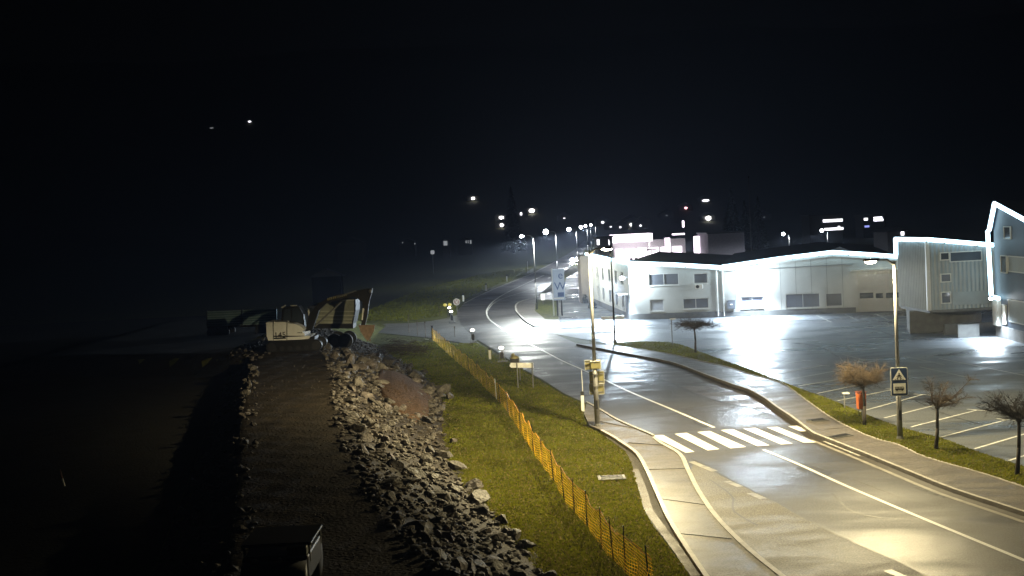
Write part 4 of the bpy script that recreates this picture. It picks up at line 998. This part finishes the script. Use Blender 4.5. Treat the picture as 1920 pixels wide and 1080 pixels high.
me.materials.clear(); me.materials.append(ground_mat('rubble_grey', [(.03,.026,.022), (.085,.075,.064), (.19,.17,.152)], 5, .7, .5)); o = bpy.data.objects.new('rubble', me); COL.objects.link(o); tag(o, 'small stones and gravel strewn over the bank and track edges', 'rubble', kind='stuff')
# brush pile
b = MB()
for i in range(420):
    px, py = random.gauss(755, 26), random.gauss(655, 8); q = at(px, py, .05); d = Vector((random.gauss(0,1), random.gauss(0,.6), random.gauss(0,.18))).normalized()*random.uniform(.4,1.5)
    q.z = random.uniform(.05,.4); b.tube(q-d*.5, q+d*.5, random.uniform(.008,.02), .006, 4, False)
tag(b.build('brush_pile', m_twig), 'flat pile of cut brush and twigs left of the orange fence', 'brush pile', kind='stuff')
# ---------------------------------------------------------------- grass blades
def inpoly(x, y, poly):
    c = np.zeros(len(x), bool); j = len(poly)-1
    for i in range(len(poly)):
        xi, yi = poly[i][0], poly[i][1]; xj, yj = poly[j][0], poly[j][1]
        t = ((yi > y) != (yj > y)) & (x < (xj-xi)*(y-yi)/(yj-yi+1e-12)+xi); c ^= t; j = i
    return c
def blades(poly, n, hmin, hmax, w, name, material, z=0.0, terrain=True):
    P_ = np.array([(p.x, p.y) for p in poly]); lo, hi = P_.min(0), P_.max(0)
    x = rng.uniform(lo[0], hi[0], n*4); u = rng.random(n*4)
    y = 1/(1/max(lo[1], 5)+(1/hi[1]-1/max(lo[1], 5))*u)
    k = inpoly(x, y, [(a[0], a[1]) for a in P_]); x, y = x[k][:n], y[k][:n]; m_ = len(x)
    zz = H(x, y)+.03 if terrain else np.full(m_, z); h = rng.uniform(hmin, hmax, m_); an = rng.uniform(0, 6.28, m_); ww = w*rng.uniform(.6,1.5, m_)
    lx, ly = rng.normal(0,.5, m_)*h, rng.normal(0,.5, m_)*h
    V = np.empty((m_, 3, 3)); V[:,0] = np.stack([x-np.cos(an)*ww, y-np.sin(an)*ww, zz], -1); V[:,1] = np.stack([x+np.cos(an)*ww, y+np.sin(an)*ww, zz], -1); V[:,2] = np.stack([x+lx, y+ly, zz+h], -1)
    me = bpy.data.meshes.new(name); me.vertices.add(m_*3); me.vertices.foreach_set('co', V.ravel()); me.loops.add(m_*3); me.loops.foreach_set('vertex_index', np.arange(m_*3))
    me.polygons.add(m_); me.polygons.foreach_set('loop_start', np.arange(0, m_*3, 3)); me.update(calc_edges=True); me.materials.append(material)
    o = bpy.data.objects.new(name, me); COL.objects.link(o); return o
gpoly = [at(*p) for p in [(1330,1160),(1290,1077),(1225,988),(1208,960),(1196,916),(1184,868),(1172,846),(1138,822),(1115,808),(1098,797),(1092,775),(1090,757),(1056,741),(1024,720),(988,700),(932,665),(897,643),(850,644),(780,640),(740,650),(700,652),(735,668),(800,712),(832,760),(828,800),(836,860),(872,920),(925,975),(975,1030),(1010,1080),(1060,1160)]]
tag(blades(gpoly, 125000, .02, .075, .03, 'grass', m_blade), 'short green grass on the bank between rocks and road', 'grass', kind='stuff')
tag(blades(gpoly, 22000, .02, .07, .04, 'fallen_leaves', m_blade2), 'dry grass and fallen leaves scattered in the green bank', 'dry leaves', kind='stuff')
vp = [at(*p, .13) for p in pIs]+[at(*p, .13) for p in reversed(gOs)]
tag(blades(vp, 45000, .02, .07, .025, 'grass', m_blade, .13, False), 'short grass on the verge between sidewalk and parking lot', 'grass', kind='stuff')
tag(blades(vp, 5000, .02, .06, .035, 'fallen_leaves', m_blade2, .13, False), 'fallen leaves on the verge beside the parking lot', 'dry leaves', kind='stuff')
fp = [at(*p) for p in [(650,600),(720,570),(800,540),(900,515),(1000,500),(985,512),(923,538),(880,557),(862,568),(852,582),(830,592),(760,603)]]
tag(blades(fp, 14000, .08, .25, .05, 'grass', m_blade), 'rough meadow grass beyond the driveway', 'grass', kind='stuff')
# ---------------------------------------------------------------- excavator
ex = hit(545, 657); Y = ex.y; Zg = float(H(ex.x, Y))
def X_(px, py=600, y=None): return atd(px, py, y or Y)
exc = empty('excavator', Vector((ex.x, Y, Zg)), 'white and dark excavator with its arm folded, parked at the end of the gravel track', 'excavator')
def side_prism(b, pxs, y0, depth, dy=0): b.extr([atd(px, py, y0) for px, py in pxs], (0, depth, 0))
for dy in (-1.1, 1.0):
    b = MB(); c = Vector((X_(555).x, Y+dy, Zg)); pts = []
    for a in range(90, 271, 22): pts.append((c.x-1.45+.36*math.cos(math.radians(a)), c.z+.38+.36*math.sin(math.radians(a))))
    for a in range(-90, 91, 22): pts.append((c.x+1.45+.36*math.cos(math.radians(a)), c.z+.38+.36*math.sin(math.radians(a))))
    b.extr([(x, c.y-.25, z) for x, z in pts], (0,.5,0)); tr_ = b.build('track', m_exd, exc)
    b = MB()
    for k in range(6): b.tube((c.x-1.3+k*.52, c.y-.28, c.z+.26), (c.x-1.3+k*.52, c.y-.24, c.z+.26), .15, .15, 12)
    for s_ in (-1.45, 1.45): b.tube((c.x+s_, c.y-.29, c.z+.38), (c.x+s_, c.y-.24, c.z+.38), .27, .27, 14)
    b.build('roller', m_dark, tr_)
b = MB(); b.box((X_(555).x, Y, Zg+.75), (2.6,1.6,.3)); b.tube((X_(555).x, Y, Zg+.85), (X_(555).x, Y, Zg+1.05), .6, .6, 20); b.build('chassis', m_exd, exc)
yb = Y-1.15
b = MB(); side_prism(b, [(512,604),(537,604),(537,607),(552,607),(562,611),(571,618.5),(566,620),(572,628),(571,629.5),(513,629.5)], yb, 2.2); b.build('engine_cover', m_exw, exc)
b = MB(); side_prism(b, [(499,604.5),(511,604),(512,638.5),(503,638.5),(500,630)], yb-.02, 2.3); b.build('counterweight', m_exw, exc)
b = MB(); side_prism(b, [(513,632),(537,632),(582,630),(578,635.5),(560,637),(513,638.5)], yb-.01, 2.2); b.build('side_skirt', m_exw, exc)
b = MB()
for px in (512, 537.5): side_prism(b, [(px,603),(px+.9,603),(px+.9,638),(px,638)], yb-.03, .04)
b.build('panel_gap', m_exd, exc)
b = MB(); side_prism(b, [(513,629.5),(571,629.5),(571,631.5),(513,631.5)], yb+.05, 2.1); b.build('belt_line', m_exd, exc)
nm = mat('number_ink', (.02,.02,.02), .5)
text('145', atd(525, 628.5, yb-.02), Vector((1,0,0)), Vector((0,0,1)), .52, nm, exc, 'number', .004)
b = MB(); q0, q1 = atd(513.5,633.5,yb-.03), atd(536,635,yb-.03); b.extr([q0, Vector((q1.x,q0.y,q0.z)), q1, Vector((q0.x,q0.y,q1.z))], (0,.015,0))
b.build('stripe', nm, exc)
b = MB()
for k in range(3): a_, c_ = atd(558+k*3,623,yb-.02), atd(560+k*3,624.5,yb-.02); b.extr([a_, Vector((c_.x,a_.y,a_.z)), c_, Vector((a_.x,a_.y,c_.z))], (0,.01,0))
b.build('small_marks', nm, exc)
# cab
b = MB(); side_prism(b, [(527,604),(530,577),(560,574),(569,590),(571,611),(560,609),(550,606)], Y-.1, 1.1); cab = b.build('cab', m_exd, exc)
b = MB(); side_prism(b, [(531,601),(533,580),(545,579),(545,602)], Y-.13, .02); side_prism(b, [(548,602),(548,579),(558,578),(566,591),(567,606)], Y-.13, .02); b.build('cab_glass', m_pane, cab)
b = MB(); side_prism(b, [(526,576.5),(534,572),(536,573.5),(529,578)], Y-.15, .3); b.build('work_light', m_frame, cab)
b = MB(); side_prism(b, [(544,572.5),(556,572),(555,574),(545,574)], Y-.15, .3); b.build('work_light', m_frame, cab)
b = MB(); q = atd(562, 597, Y+.2); b.box(q, (.45,.4,.6)); b.build('seat', m_conc, cab)
# boom, stick, bucket
def limb(b, pts, y0, dp): side_prism(b, pts, y0, dp)
yb2 = Y-.45
b = MB(); limb(b, [(572,622),(580,588),(596,569),(618,558),(660,549),(672,551),(672,556),(640,562),(612,569),(598,582),(586,618)], yb2, .45); boom = b.build('boom', m_exd, exc, bevel=.02)
b = MB(); 
for k in range(11):
    px = 615+k*3.4; py = 560.8-k*.85; c_ = atd(px, py, yb2-.02); b.box(c_, (.07,.01,.16)); 
    if k % 2: b.box(c_+Vector((.05,0,.05)), (.08,.01,.03))
b.build('worn_lettering', m_signback, boom)
b = MB(); b.tube(atd(590,612,yb2-.1), atd(640,566,yb2-.1), .07, .05, 10); b.tube(atd(632,557,yb2-.1), atd(668,545,yb2-.1), .06, .045, 10); b.build('hydraulic_cylinder', m_steel, boom)
b = MB(); limb(b, [(662,546),(688,541),(698,541),(697,549),(692,566),(689,590),(684,612),(677,612),(680,585),(680,566),(664,557)], yb2+.05, .35); stick = b.build('stick', m_exd, exc, bevel=.02)
b = MB(); b.ball(atd(694,546,yb2-.05), .12); b.build('pivot', m_conc, stick, True)
b = MB(); b.tube(atd(681,578,yb2-.05), atd(679,600,yb2-.05), .045, .045, 8); b.build('linkage_rod', m_white, stick)
b = MB(); limb(b, [(672,610),(703,609),(701,621),(694,634),(689,640),(683,632),(676,622)], yb2-.35, .12); limb(b, [(672,610),(703,609),(701,621),(694,634),(689,640),(683,632),(676,622)], yb2+.55, .12)
pr_ = [(672,610),(676,622),(683,632),(689,640),(694,634)]
for a_, c_ in zip(pr_, pr_[1:]):
    P1_, P2_ = atd(*a_, yb2-.24), atd(*c_, yb2-.24); b.extr([P1_, P2_, P2_+Vector((.05,0,.04)), P1_+Vector((.05,0,.04))], (0,.8,0))
bk_ = b.build('bucket', m_bucket, exc)
b = MB()
for k in range(4): q = atd(692, 637, yb2-.25+k*.25); b.extr([q, q+Vector((.12,0,.04)), q+Vector((.04,0,-.2))], (0,.08,0))
b.build('tooth', m_bucket, bk_)
# ---------------------------------------------------------------- tipper truck
tY = Y+5.5; tz = float(H(0,0)) if False else 2.0
tg = atd(620, 640, tY); Zt = float(H(tg.x, tY))
trk = empty('tipper_truck', Vector((tg.x, tY, Zt)), 'green grey tipper truck parked behind the excavator arm', 'truck')
b = MB(); side_prism(b, [(592,583),(597,568),(626,566),(664,562.5),(664,583),(659,607),(592,607)], tY-1.2, 2.4); tipb = b.build('tipper_body', m_tip, trk)
b = MB(); P1_, P2_, P3_ = atd(664.4,562,tY-1.22), atd(664.4,583,tY-1.22), atd(659.4,607.5,tY-1.22)
for a_, c_ in ((P1_,P2_),(P2_,P3_)): b.extr([a_, c_, c_+Vector((.08,0,0)), a_+Vector((.08,0,0))], (0,2.44,0))
b.build('shaded_tailgate', m_exd, tipb)  # end face in dark colour, painted shade against the far lamp
b = MB()
for py in (584.5, 592, 599, 605): side_prism(b, [(592,py-1.4),(664 if py < 595 else 660,py-1.4),(664 if py < 595 else 660,py+.6),(592,py+.6)], tY-1.28, .08)
b.build('side_rib', mat('tipper_rib', (.42,.43,.36), .45, .2), tipb)
b = MB(); side_prism(b, [(626,562.5),(664,561.5),(664,563.5),(626,564.5)], tY-1.25, .1); b.build('top_rail', m_frame, tipb)
b = MB(); side_prism(b, [(575,607),(575,585),(579,574),(591,573),(591,607)], tY-1.15, 2.3); cb = b.build('cab', mat('truck_cab', (.05,.06,.10), .4), trk)
b = MB(); side_prism(b, [(577,588),(580,577),(586,577),(586,588)], tY-1.18, .03); b.build('cab_window', m_pane, cb)
b = MB(); side_prism(b, [(576,578),(579,578),(584,603),(581,603)], tY-1.2, .04); b.build('stripe', m_white, cb)
b = MB(); side_prism(b, [(575,607.5),(662,607.5),(662,616),(575,616)], tY-.9, 1.8); b.build('chassis', m_exd, trk)
for px in (584, 630, 650):
    for dy in (-1.15, .85):
        c = atd(px, 616, tY); c.y = tY+dy; c.z = Zt+.52; b = MB(); b.tube(c, c+Vector((0,.3,0)), .52, .52, 20); w = b.build('wheel', m_black, trk)
        b = MB(); b.tube(c-Vector((0,.02,0)), c+Vector((0,.05,0)), .24, .24, 14); b.build('rim', m_dark, w)
# ---------------------------------------------------------------- drop side trailer
rY = Y+14; rg = atd(450, 600, rY); Zr = float(H(rg.x, rY))
trl = empty('dropside_trailer', Vector((rg.x, rY, Zr)), 'long trailer with pale ribbed sides left of the excavator', 'trailer')
b = MB(); side_prism(b, [(388,585.5),(519,583),(519,594),(388,611)], rY-1.2, .12); b.v = []; b.f = []
TL, TR, BR, BL = (388,585), (519,580), (519,606.5), (388,611.5)
side_prism(b, [TL, TR, BR, BL], rY-1.2, .1); sp_ = b.build('side_panel', m_trail, trl)
b = MB()
for k in range(7):
    t = k/6; a_, c_ = (388, 585+(611.5-585)*t), (519, 580+(606.5-580)*t); side_prism(b, [(a_[0],a_[1]-.9),(c_[0],c_[1]-.9),(c_[0],c_[1]+.5),(a_[0],a_[1]+.5)], rY-1.27, .07)
b.build('rib', mat('trailer_rib', (.34,.46,.5), .4, .3), sp_)
for px in (388, 454, 518):
    a_, c_ = atd(px, 584-(px-388)/131*4, rY-1.3), atd(px, 611-(px-388)/131*4, rY-1.3); b = MB(); b.tube(a_+Vector((0,0,.1)), c_, .05, .05, 6); b.build('stanchion', m_dark, trl)
b = MB(); side_prism(b, [TL, TR, BR, BL], rY+1.1, .1); b.build('far_side_panel', m_trail, trl)
b = MB(); side_prism(b, [(388,612),(522,607),(522,611),(388,616)], rY-1.2, 2.4); b.build('deck', m_exd, trl)
b = MB(); a_ = atd(522, 609, rY); b.tube(a_, a_+Vector((1.1,0,-.35)), .07, .05); b.build('drawbar', m_exd, trl)
for px in (405, 425, 495):
    for dy in (-1.1, .85):
        c = atd(px, 620, rY); c.y = rY+dy; c.z = Zr+.45; b = MB(); b.tube(c, c+Vector((0,.25,0)), .45, .45, 18); w = b.build('wheel', m_black, trl); b = MB(); b.tube(c-Vector((0,.02,0)), c+Vector((0,.04,0)), .2, .2, 12); b.build('rim', m_dark, w)
# ---------------------------------------------------------------- small dark roller at the bottom edge
mp_ = hit(525, 1105); my = mp_.y; mz = float(H(mp_.x, my))
mach = empty('compact_roller', Vector((mp_.x, my, mz)), 'dark compact machine with a flat roof cut by the bottom edge', 'machine')
zr_ = atd(520, 1010, my).z
b = MB(); xa, xb = atd(462, 1010, my).x, atd(592, 1010, my).x; b.box(((xa+xb)/2, my+.2, zr_), (xb-xa, 1.5, .07)); b.build('roof', m_exd, mach, bevel=.02)
for sx_ in (xa+.06, xb-.06):
    for sy_ in (-.5, .9): b = MB(); b.tube((sx_, my+sy_, mz+.7), (sx_, my+sy_, zr_), .028, .028, 8); b.build('roof_post', m_steel if sx_ > xa+.1 else m_exd, mach)
b = MB(); b.box(((xa+xb)/2, my+.1, mz+.62), (xb-xa-.1, 1.7, .55)); b.build('body', m_exd, mach, bevel=.05)
b = MB(); b.box((xb-.28, my-.45, mz+.98), (.42,.6,.2)); b.build('side_console', mat('olive_paint', (.09,.10,.05), .5), mach, bevel=.03)
for s_ in (-.4, .1): b = MB(); b.ball(((xa+xb)/2+s_, my-.78, mz+.8), .07, (1,.5,1)); b.build('headlight', m_frame, mach, True)
for dy in (-.75, .85): b = MB(); b.tube((xa+.08, my+dy, mz+.4), (xb-.08, my+dy, mz+.4), .4, .4, 22); b.build('drum', m_dark, mach, True)
# marker stake on the dark slope
q = hit(122, 925); q.z += .25; e = empty('marker_post', q, 'small leaning marker post alone in the dark slope at left', 'stake')
b = MB(); b.tube(q, q+Vector((-.06,0,.28)), .03, .03, 8); b.build('white_tip', m_white, e); b = MB(); b.tube(q+Vector((-.06,0,.28)), q+Vector((-.12,0,.6)), .03, .025, 8); b.build('shaft', mat('dull_red', (.15,.04,.03), .5), e)
for px, py, lab, s_ in [(366,905,'pale plank standing at the left rock edge, upper one',.3),(348,962,'pale plank at the left rock edge, lower one',.4),(801,638,'small white scrap beside the fence end',.3),(985,1024,'pale stick lying at the dark lower rock edge',.35)]:
    q = hit(px, py); e = empty('debris', q, lab, 'debris'); b = MB(); b.box(q+Vector((0,0,.08)), (s_,.08,.05), m=Matrix.Rotation(.7 if px < 400 else .1, 3, 'Y')@Matrix.Rotation(.3, 3, 'Z')); b.build('plank', m_frame, e)
# ---------------------------------------------------------------- car with headlights
c0 = Vector((atd(1078, 487, 285).x, 285, 0)); car = empty('car', c0, 'approaching car with glaring headlights on the far road', 'car')
b = MB(); prof = [(-.9,.25),(-.9,.75),(-.78,.95),(-.62,1.4),(.62,1.4),(.78,.95),(.9,.75),(.9,.25)]
b.extr([(c0.x+x, c0.y, z) for x, z in prof], (0,4.2,0)); b.build('body', mat('car_paint', (.1,.1,.11), .3), car, bevel=.08)
b = MB(); b.extr([(c0.x+x, c0.y-.02, z) for x, z in [(-.7,.98),(-.56,1.34),(.56,1.34),(.7,.98)]], (0,.02,0)); b.build('windscreen', m_pane, car)
for s_ in (-.65, .65):
    b = MB(); b.ball((c0.x+s_, c0.y-.03, .75), .45, (1,.4,.8)); b.build('headlight', e_head, car, True)
    spot('beam', (c0.x+s_, c0.y-.15, .9), 40000, (.9,.96,1.0), car, 44, .1, .9, Vector((-.15,-1,-.06)))
for s_ in (-.85, .65):
    for dy in (.5, 3.2): b = MB(); b.tube((c0.x+s_, c0.y+dy, .32), (c0.x+s_+.2, c0.y+dy, .32), .32, .32, 14); b.build('wheel', m_black, car)
# ---------------------------------------------------------------- filling station behind
fY = 240.0
def fx_(px, py, y=fY): return atd(px, py, y)
st = empty('filling_station', Vector((fx_(1190,470).x, fY, 0)), 'brightly lit filling station canopy seen over the office roof', 'filling station')
b = MB(); a_, c_ = fx_(1149,441), fx_(1224,452); b.box(((a_.x+c_.x)/2, fY+4, (a_.z+c_.z)/2), (c_.x-a_.x, 8, a_.z-c_.z)); b.build('canopy', e_shop, st)
for px in (1152, 1221): q = fx_(px, 460); b = MB(); b.box((q.x, fY+2, c_.z/2), (.4,.4,c_.z)); b.build('column', m_white, st)
b = MB(); a2, c2 = fx_(1150,455), fx_(1300,486); b.box(((a2.x+c2.x)/2, fY+12, a2.z/2), (c2.x-a2.x, 4, a2.z)); b.build('kiosk_wall', m_white, st)
for k in range(6):
    a3 = fx_(1160+k*23, 462); b = MB(); b.box((a3.x+.8, fY+9.9, 2.2), (1.9,.1,2.6)); b.build('kiosk_window', e_shop, st)
for px in (1186, 1195): q = fx_(px, 475); b = MB(); b.box((q.x, fY+3, .9), (.6,.5,1.8)); b.build('fuel_pump', m_dark, st)
for px, lab in ((1217,'first'),(1228,'second')): pass
for k, px in enumerate((1160, 1190, 1215)): spot('canopy_bulb', Vector((fx_(px,455).x, fY+3, c_.z-.1)), 12000, (1.0,.92,.96), st, 160, .3)
te = empty('price_totem', Vector((fx_(1313,475).x, fY-5, 0)), 'glowing white square sign right of the filling station', 'illuminated sign')
b = MB(); a_, c_ = fx_(1300,443,fY-5), fx_(1325,474,fY-5); b.box(((a_.x+c_.x)/2, fY-5, (a_.z+c_.z)/2), (c_.x-a_.x,.5,a_.z-c_.z)); b.build('panel', e_shop, te, bevel=.2)
b = MB(); b.box(((a_.x+c_.x)/2, fY-4.9, c_.z/2), (.5,.4,c_.z)); b.build('post', m_steel, te)
sg = empty('shelter_sign', Vector((fx_(1222,470).x, fY-8, 0)), 'thin T shaped dark canopy frame before the filling station', 'shelter')
a_ = fx_(1222,468,fY-8); b = MB(); b.box((a_.x, fY-8, a_.z), (1.9,1.5,.16)); b.build('roof', m_brown, sg); b = MB(); b.tube((a_.x,fY-8,0), (a_.x,fY-8,a_.z), .07); b.build('post', m_brown, sg)
for k in range(2): spot('lot_bulb', Vector((fx_(1250+k*40,470).x, fY-2, 5)), 9000, (1.0,.92,.96), te, 160, .3)
cw_ = empty('white_kiosk', Vector((fx_(1252,470).x, fY+2, 0)), 'small white kiosk between the filling station and the square sign', 'kiosk')
a_, c_ = fx_(1247,446,fY), fx_(1256,460,fY); b = MB(); b.box(((a_.x+c_.x)/2, fY, a_.z/2), (c_.x-a_.x,1.5,a_.z)); b.build('wall', e_shop, cw_, bevel=.1); b = MB(); b.box(((a_.x+c_.x)/2, fY, a_.z+.05), (c_.x-a_.x+.3,1.8,.1)); b.build('roof', m_dark, cw_)
lp = empty('strip_lamp', fx_(1272,439,300), 'long bright horizontal strip lamp above the filling station yard', 'lamp'); q = fx_(1272,439,300)
b = MB(); b.box(q, (3.2,.3,.42)); b.build('tube', e_shop, lp, bevel=.12); b = MB(); b.tube((q.x,300.4,0), (q.x,300.4,q.z+.2), .1); b.box(q+Vector((0,.3,.25)), (3.4,.5,.08)); b.build('bracket', m_dark, lp)
lp = empty('vertical_lamp', fx_(1281,422,340), 'short vertical light above the strip lamp', 'lamp'); q = fx_(1281,420,340)
b = MB(); b.box(q, (.6,.3,1.9)); b.build('tube', e_shop, lp, bevel=.1); b = MB(); b.tube((q.x,340.4,0), (q.x,340.4,q.z), .1); b.build('post', m_dark, lp)
# ---------------------------------------------------------------- houses far behind
def house(px, ptop, pbase, wpx, y, label, wins, wallm, name='house', flat_=False, depth=9, cat='house', group='houses behind the hall and on the slopes'):
    a_ = atd(px-wpx/2, ptop, y); c_ = atd(px+wpx/2, pbase, y); g = min(float(H(a_.x, y)), c_.z); w = c_.x-a_.x; cx = (a_.x+c_.x)/2; ztop = a_.z
    e = empty(name, Vector((cx, y, g)), label, cat, group); rh = 0 if flat_ else w*.22; ze = max(ztop-rh, g+1.5)
    b = MB(); b.box((cx, y+depth/2, (g+ze)/2-.3), (w, depth, ze-g+.6)); b.build('wall', wallm, e)
    b = MB()
    if flat_: b.box((cx, y+depth/2, ze+.12), (w+.5, depth+.5, .24))
    else: b.extr([(cx-w/2-.4, y-.3, ze), (cx+w/2+.4, y-.3, ze), (cx, y-.3, ze+rh+.2)], (0, depth+.6, 0))
    b.build('roof', m_roof, e)
    for (x0, y0, x1, y1, em) in wins:
        p0, p1 = atd(x0, y0, y), atd(x1, y1, y); b = MB(); zc = (p0.z+p1.z)/2; zc = max(zc, g+.5)
        b.box(((p0.x+p1.x)/2, y-.05, zc), (p1.x-p0.x, .12, max(.15, p0.z-p1.z))); b.build('lit_window', em, e)
m_hw = mat('far_house_wall', (.10,.10,.105), .8)
house(1549, 405, 448, 63, 330, 'apartment house with two bright balcony strips behind the hall', [(1543,412,1580,415,e_win),(1545,428,1581,430.5,e_win),(1571,424,1575,427,e_win)], m_hw, flat_=True)
house(1640, 404, 440, 44, 380, 'dark house with a lit window pair and a small blue window', [(1620,409,1627,413,e_win),(1638,407,1654,409,e_win),(1638,411,1656,414,e_win),(1621,423,1630,426,e_bluew)], m_slate, flat_=True)
house(1682, 428, 470, 36, 230, 'house with one lit upper window above the metal block', [(1689,434,1695,441,e_win)], m_hw)
house(1362, 439, 480, 70, 225, 'long grey flat roofed block right of the glowing square sign', [], mat('grey_purple_wall', (.26,.24,.28), .8), flat_=True, depth=12)
house(1135, 446, 486, 30, 236, 'small flat roofed building left of the filling station', [(1119,449,1124,459,e_win),(1141,449,1144,459,e_win)], m_hw, flat_=True)
house(655, 446, 478, 50, 420, 'faint dark farmhouse across the meadow', [], m_hw)
house(836, 449, 466, 14, 400, 'low house with one white lit window across the meadow', [(831.5,452,839,460,e_dim)], m_hw)
house(872, 446, 464, 26, 430, 'house with three slim lit windows across the meadow', [(873,450,875,456,e_dim),(877,450,878.5,456,e_dim),(881,450,884,457,e_dim)], m_hw)
house(762, 448, 464, 30, 450, 'dark house with a slit of light left of the white window', [(754,451,755.5,456,e_dim),(787-10,456,789-10,458,e_dim)], m_hw)
house(611, 508, 522, 56, 170, 'low faint shed roof in the dark meadow', [], mat('unlit_shed_wall', (.006,.006,.006), 1.0, 0, .2, 2, .0), cat='shed', name='shed', depth=2)  # wall colour near black, standing for the lack of light on it
def hill_house(px, py, w, h, label, em, ww=None):
    d = ray(px, py); t = 60.0; p = None
    while t < 2600:
        p = Vector((0,0,CH))+d*t
        if p.z <= float(H(p.x, p.y))+2.2: break
        t += 2
    y = p.y; g = float(H(p.x, y)); k = y/FPX
    e = empty('hillside_house', Vector((p.x, y, g)), label, 'house', 'lit houses scattered on the dark hillsides')
    b = MB(); b.box((p.x, y+5, (g-3+p.z+1.5)/2), (9,9,p.z+1.5-g+3)); b.build('wall', m_hw, e)
    b = MB(); b.extr([(p.x-5,y,p.z+1.5), (p.x+5,y,p.z+1.5), (p.x,y,p.z+4)], (0,10,0)); b.build('roof', m_roof, e)
    b = MB(); b.ball((p.x, y-.2, p.z), 1, (w*k/2, .2, h*k/2), 12, 8); b.build('porch_lamp', em, e, True)
for a_ in [(397,240,9,2.6,'left of the two lone lights high on the left hillside',e_dim),(468,228,7,4,'right of the two lone lights high on the left hillside',e_win),
    (887,372,7,5,'single light highest on the slope above the far road',e_far),(940,408,9,6,'bright light low on the slope, upper of a pair',e_far),(941,422,6,6,'small light low on the slope, lower of a pair',e_far),
    (997,395,11,7,'brightest slope light above the first road lamps',e_far),(977,401,5,7,'small light just left of the brightest slope light',e_win),
    (1058,409,5,2,'tiny light above the second road lamp',e_win),(1286,390,6,4,'reddish light above the filling station',e_red),(1323,376,16,5,'wide light above the glowing square sign',e_win),(1328,409,11,8,'round light above the glowing square sign',e_far),
    (1130,417,7,5,'light in the village row, leftmost',e_win),(1148,425,12,3,'flat streak of light in the village row left of the middle',e_win),(1163,426,5,4,'small light in the middle of the village row',e_win),(1185,421,8,6,'brighter light in the middle of the village row',e_far),(1201,423,5,4,'small light right of the brighter village light',e_win),
    (1206,417,5,4,'light in the village row, rightmost',e_win),(1250,404,5,2,'tiny light in the dark above the strip lamp',e_dim),(1433,407,4,2,'faint light in the dark above the hall roof',e_dim),(1182,414,4,3,'tiny light over the brighter village light',e_win)]:
    hill_house(a_[0], a_[1], a_[2]*.85, a_[3]*.85, 'hillside house, '+a_[4], a_[5])
# meadow lamp sign
p = Vector((atd(811,474,260).x, 260, 0)); e = empty('meadow_sign', p, 'small pale sign on a pole in the dark meadow', 'sign'); z_ = atd(811,473,260).z
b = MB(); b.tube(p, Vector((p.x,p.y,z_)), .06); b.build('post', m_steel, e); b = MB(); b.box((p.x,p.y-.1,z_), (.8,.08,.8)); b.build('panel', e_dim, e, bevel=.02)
# conifers against the glow
def conifer(px, ptop, y, label, r=.24):
    p = atd(px, ptop, y); g = float(H(p.x, y)); h = p.z-g; e = empty('conifer', Vector((p.x, y, g)), label, 'tree', 'dark conifers behind the buildings')
    b = MB(); b.tube((p.x,y,g-.3), (p.x,y,g+h*.95), h*.02+.05, .03, 7); b.build('trunk', m_bark, e)
    b = MB()
    for i in range(1400):
        t = random.random()**.7; z_ = g+h*(.08+.92*(1-t)) ; rr = r*h*t*(.55+.45*random.random()); a = random.uniform(0, 6.28)
        c = Vector((p.x+rr*math.cos(a), y+rr*math.sin(a), z_-rr*.25)); d = Vector((math.cos(a), math.sin(a), -.35))*h*.035; s_ = Vector((-math.sin(a), math.cos(a), 0))*h*.014
        b.poly([c-s_, c+d, c+s_, c-d*.3+Vector((0,0,h*.012))])
    b.build('crown', m_leaf, e)
conifer(1370, 352, 270, 'tall dark conifer above the grey flat roofed block'); conifer(957, 350, 420, 'dark conifer left of the brightest slope light')
conifer(1420, 368, 300, 'dark conifer right of the tall one behind the hall'); conifer(1395, 375, 310, 'shorter dark conifer between the two behind the hall')
# ---------------------------------------------------------------- haze, sky
b = MB(); b.box((0, 1250, 220), (3700, 2800, 450)); hz = b.build('haze', None or m_white)
hz.data.materials.clear(); hm_ = bpy.data.materials.new('night_haze'); hm_.use_nodes = True; nt = hm_.node_tree; nt.nodes.clear()
out = nt.nodes.new('ShaderNodeOutputMaterial'); pv = nt.nodes.new('ShaderNodeVolumePrincipled'); pv.inputs['Density'].default_value = .0005; pv.inputs['Color'].default_value = (.60,.72,1,1); pv.inputs['Anisotropy'].default_value = .5
nt.links.new(pv.outputs[0], out.inputs['Volume']); hz.data.materials.append(hm_); tag(hz, 'thin night haze glowing around the lamps', 'haze', kind='stuff')
w = bpy.data.worlds.new('World'); scene.world = w; w.use_nodes = True; N = w.node_tree.nodes; L = w.node_tree.links
sky = N.new('ShaderNodeTexSky'); sky.sky_type = 'NISHITA'; sky.sun_disc = False; sky.sun_elevation = math.radians(-4); sky.sun_rotation = math.radians(10)
L.new(sky.outputs[0], N['Background'].inputs[0]); N['Background'].inputs[1].default_value = .006
scene.view_settings.view_transform = 'Standard'; scene.view_settings.look = 'None'; scene.view_settings.exposure = 0; scene.view_settings.gamma = 1
c = scene.cycles
c.use_denoising = True; c.max_bounces = 5; c.diffuse_bounces = 2; c.glossy_bounces = 3; c.transparent_max_bounces = 12; c.volume_bounces = 0; c.sample_clamp_indirect = 3; c.sample_clamp_direct = 0
c.caustics_reflective = False; c.caustics_refractive = False; c.use_light_tree = True
try: c.denoiser = 'OPENIMAGEDENOISE'
except Exception: pass
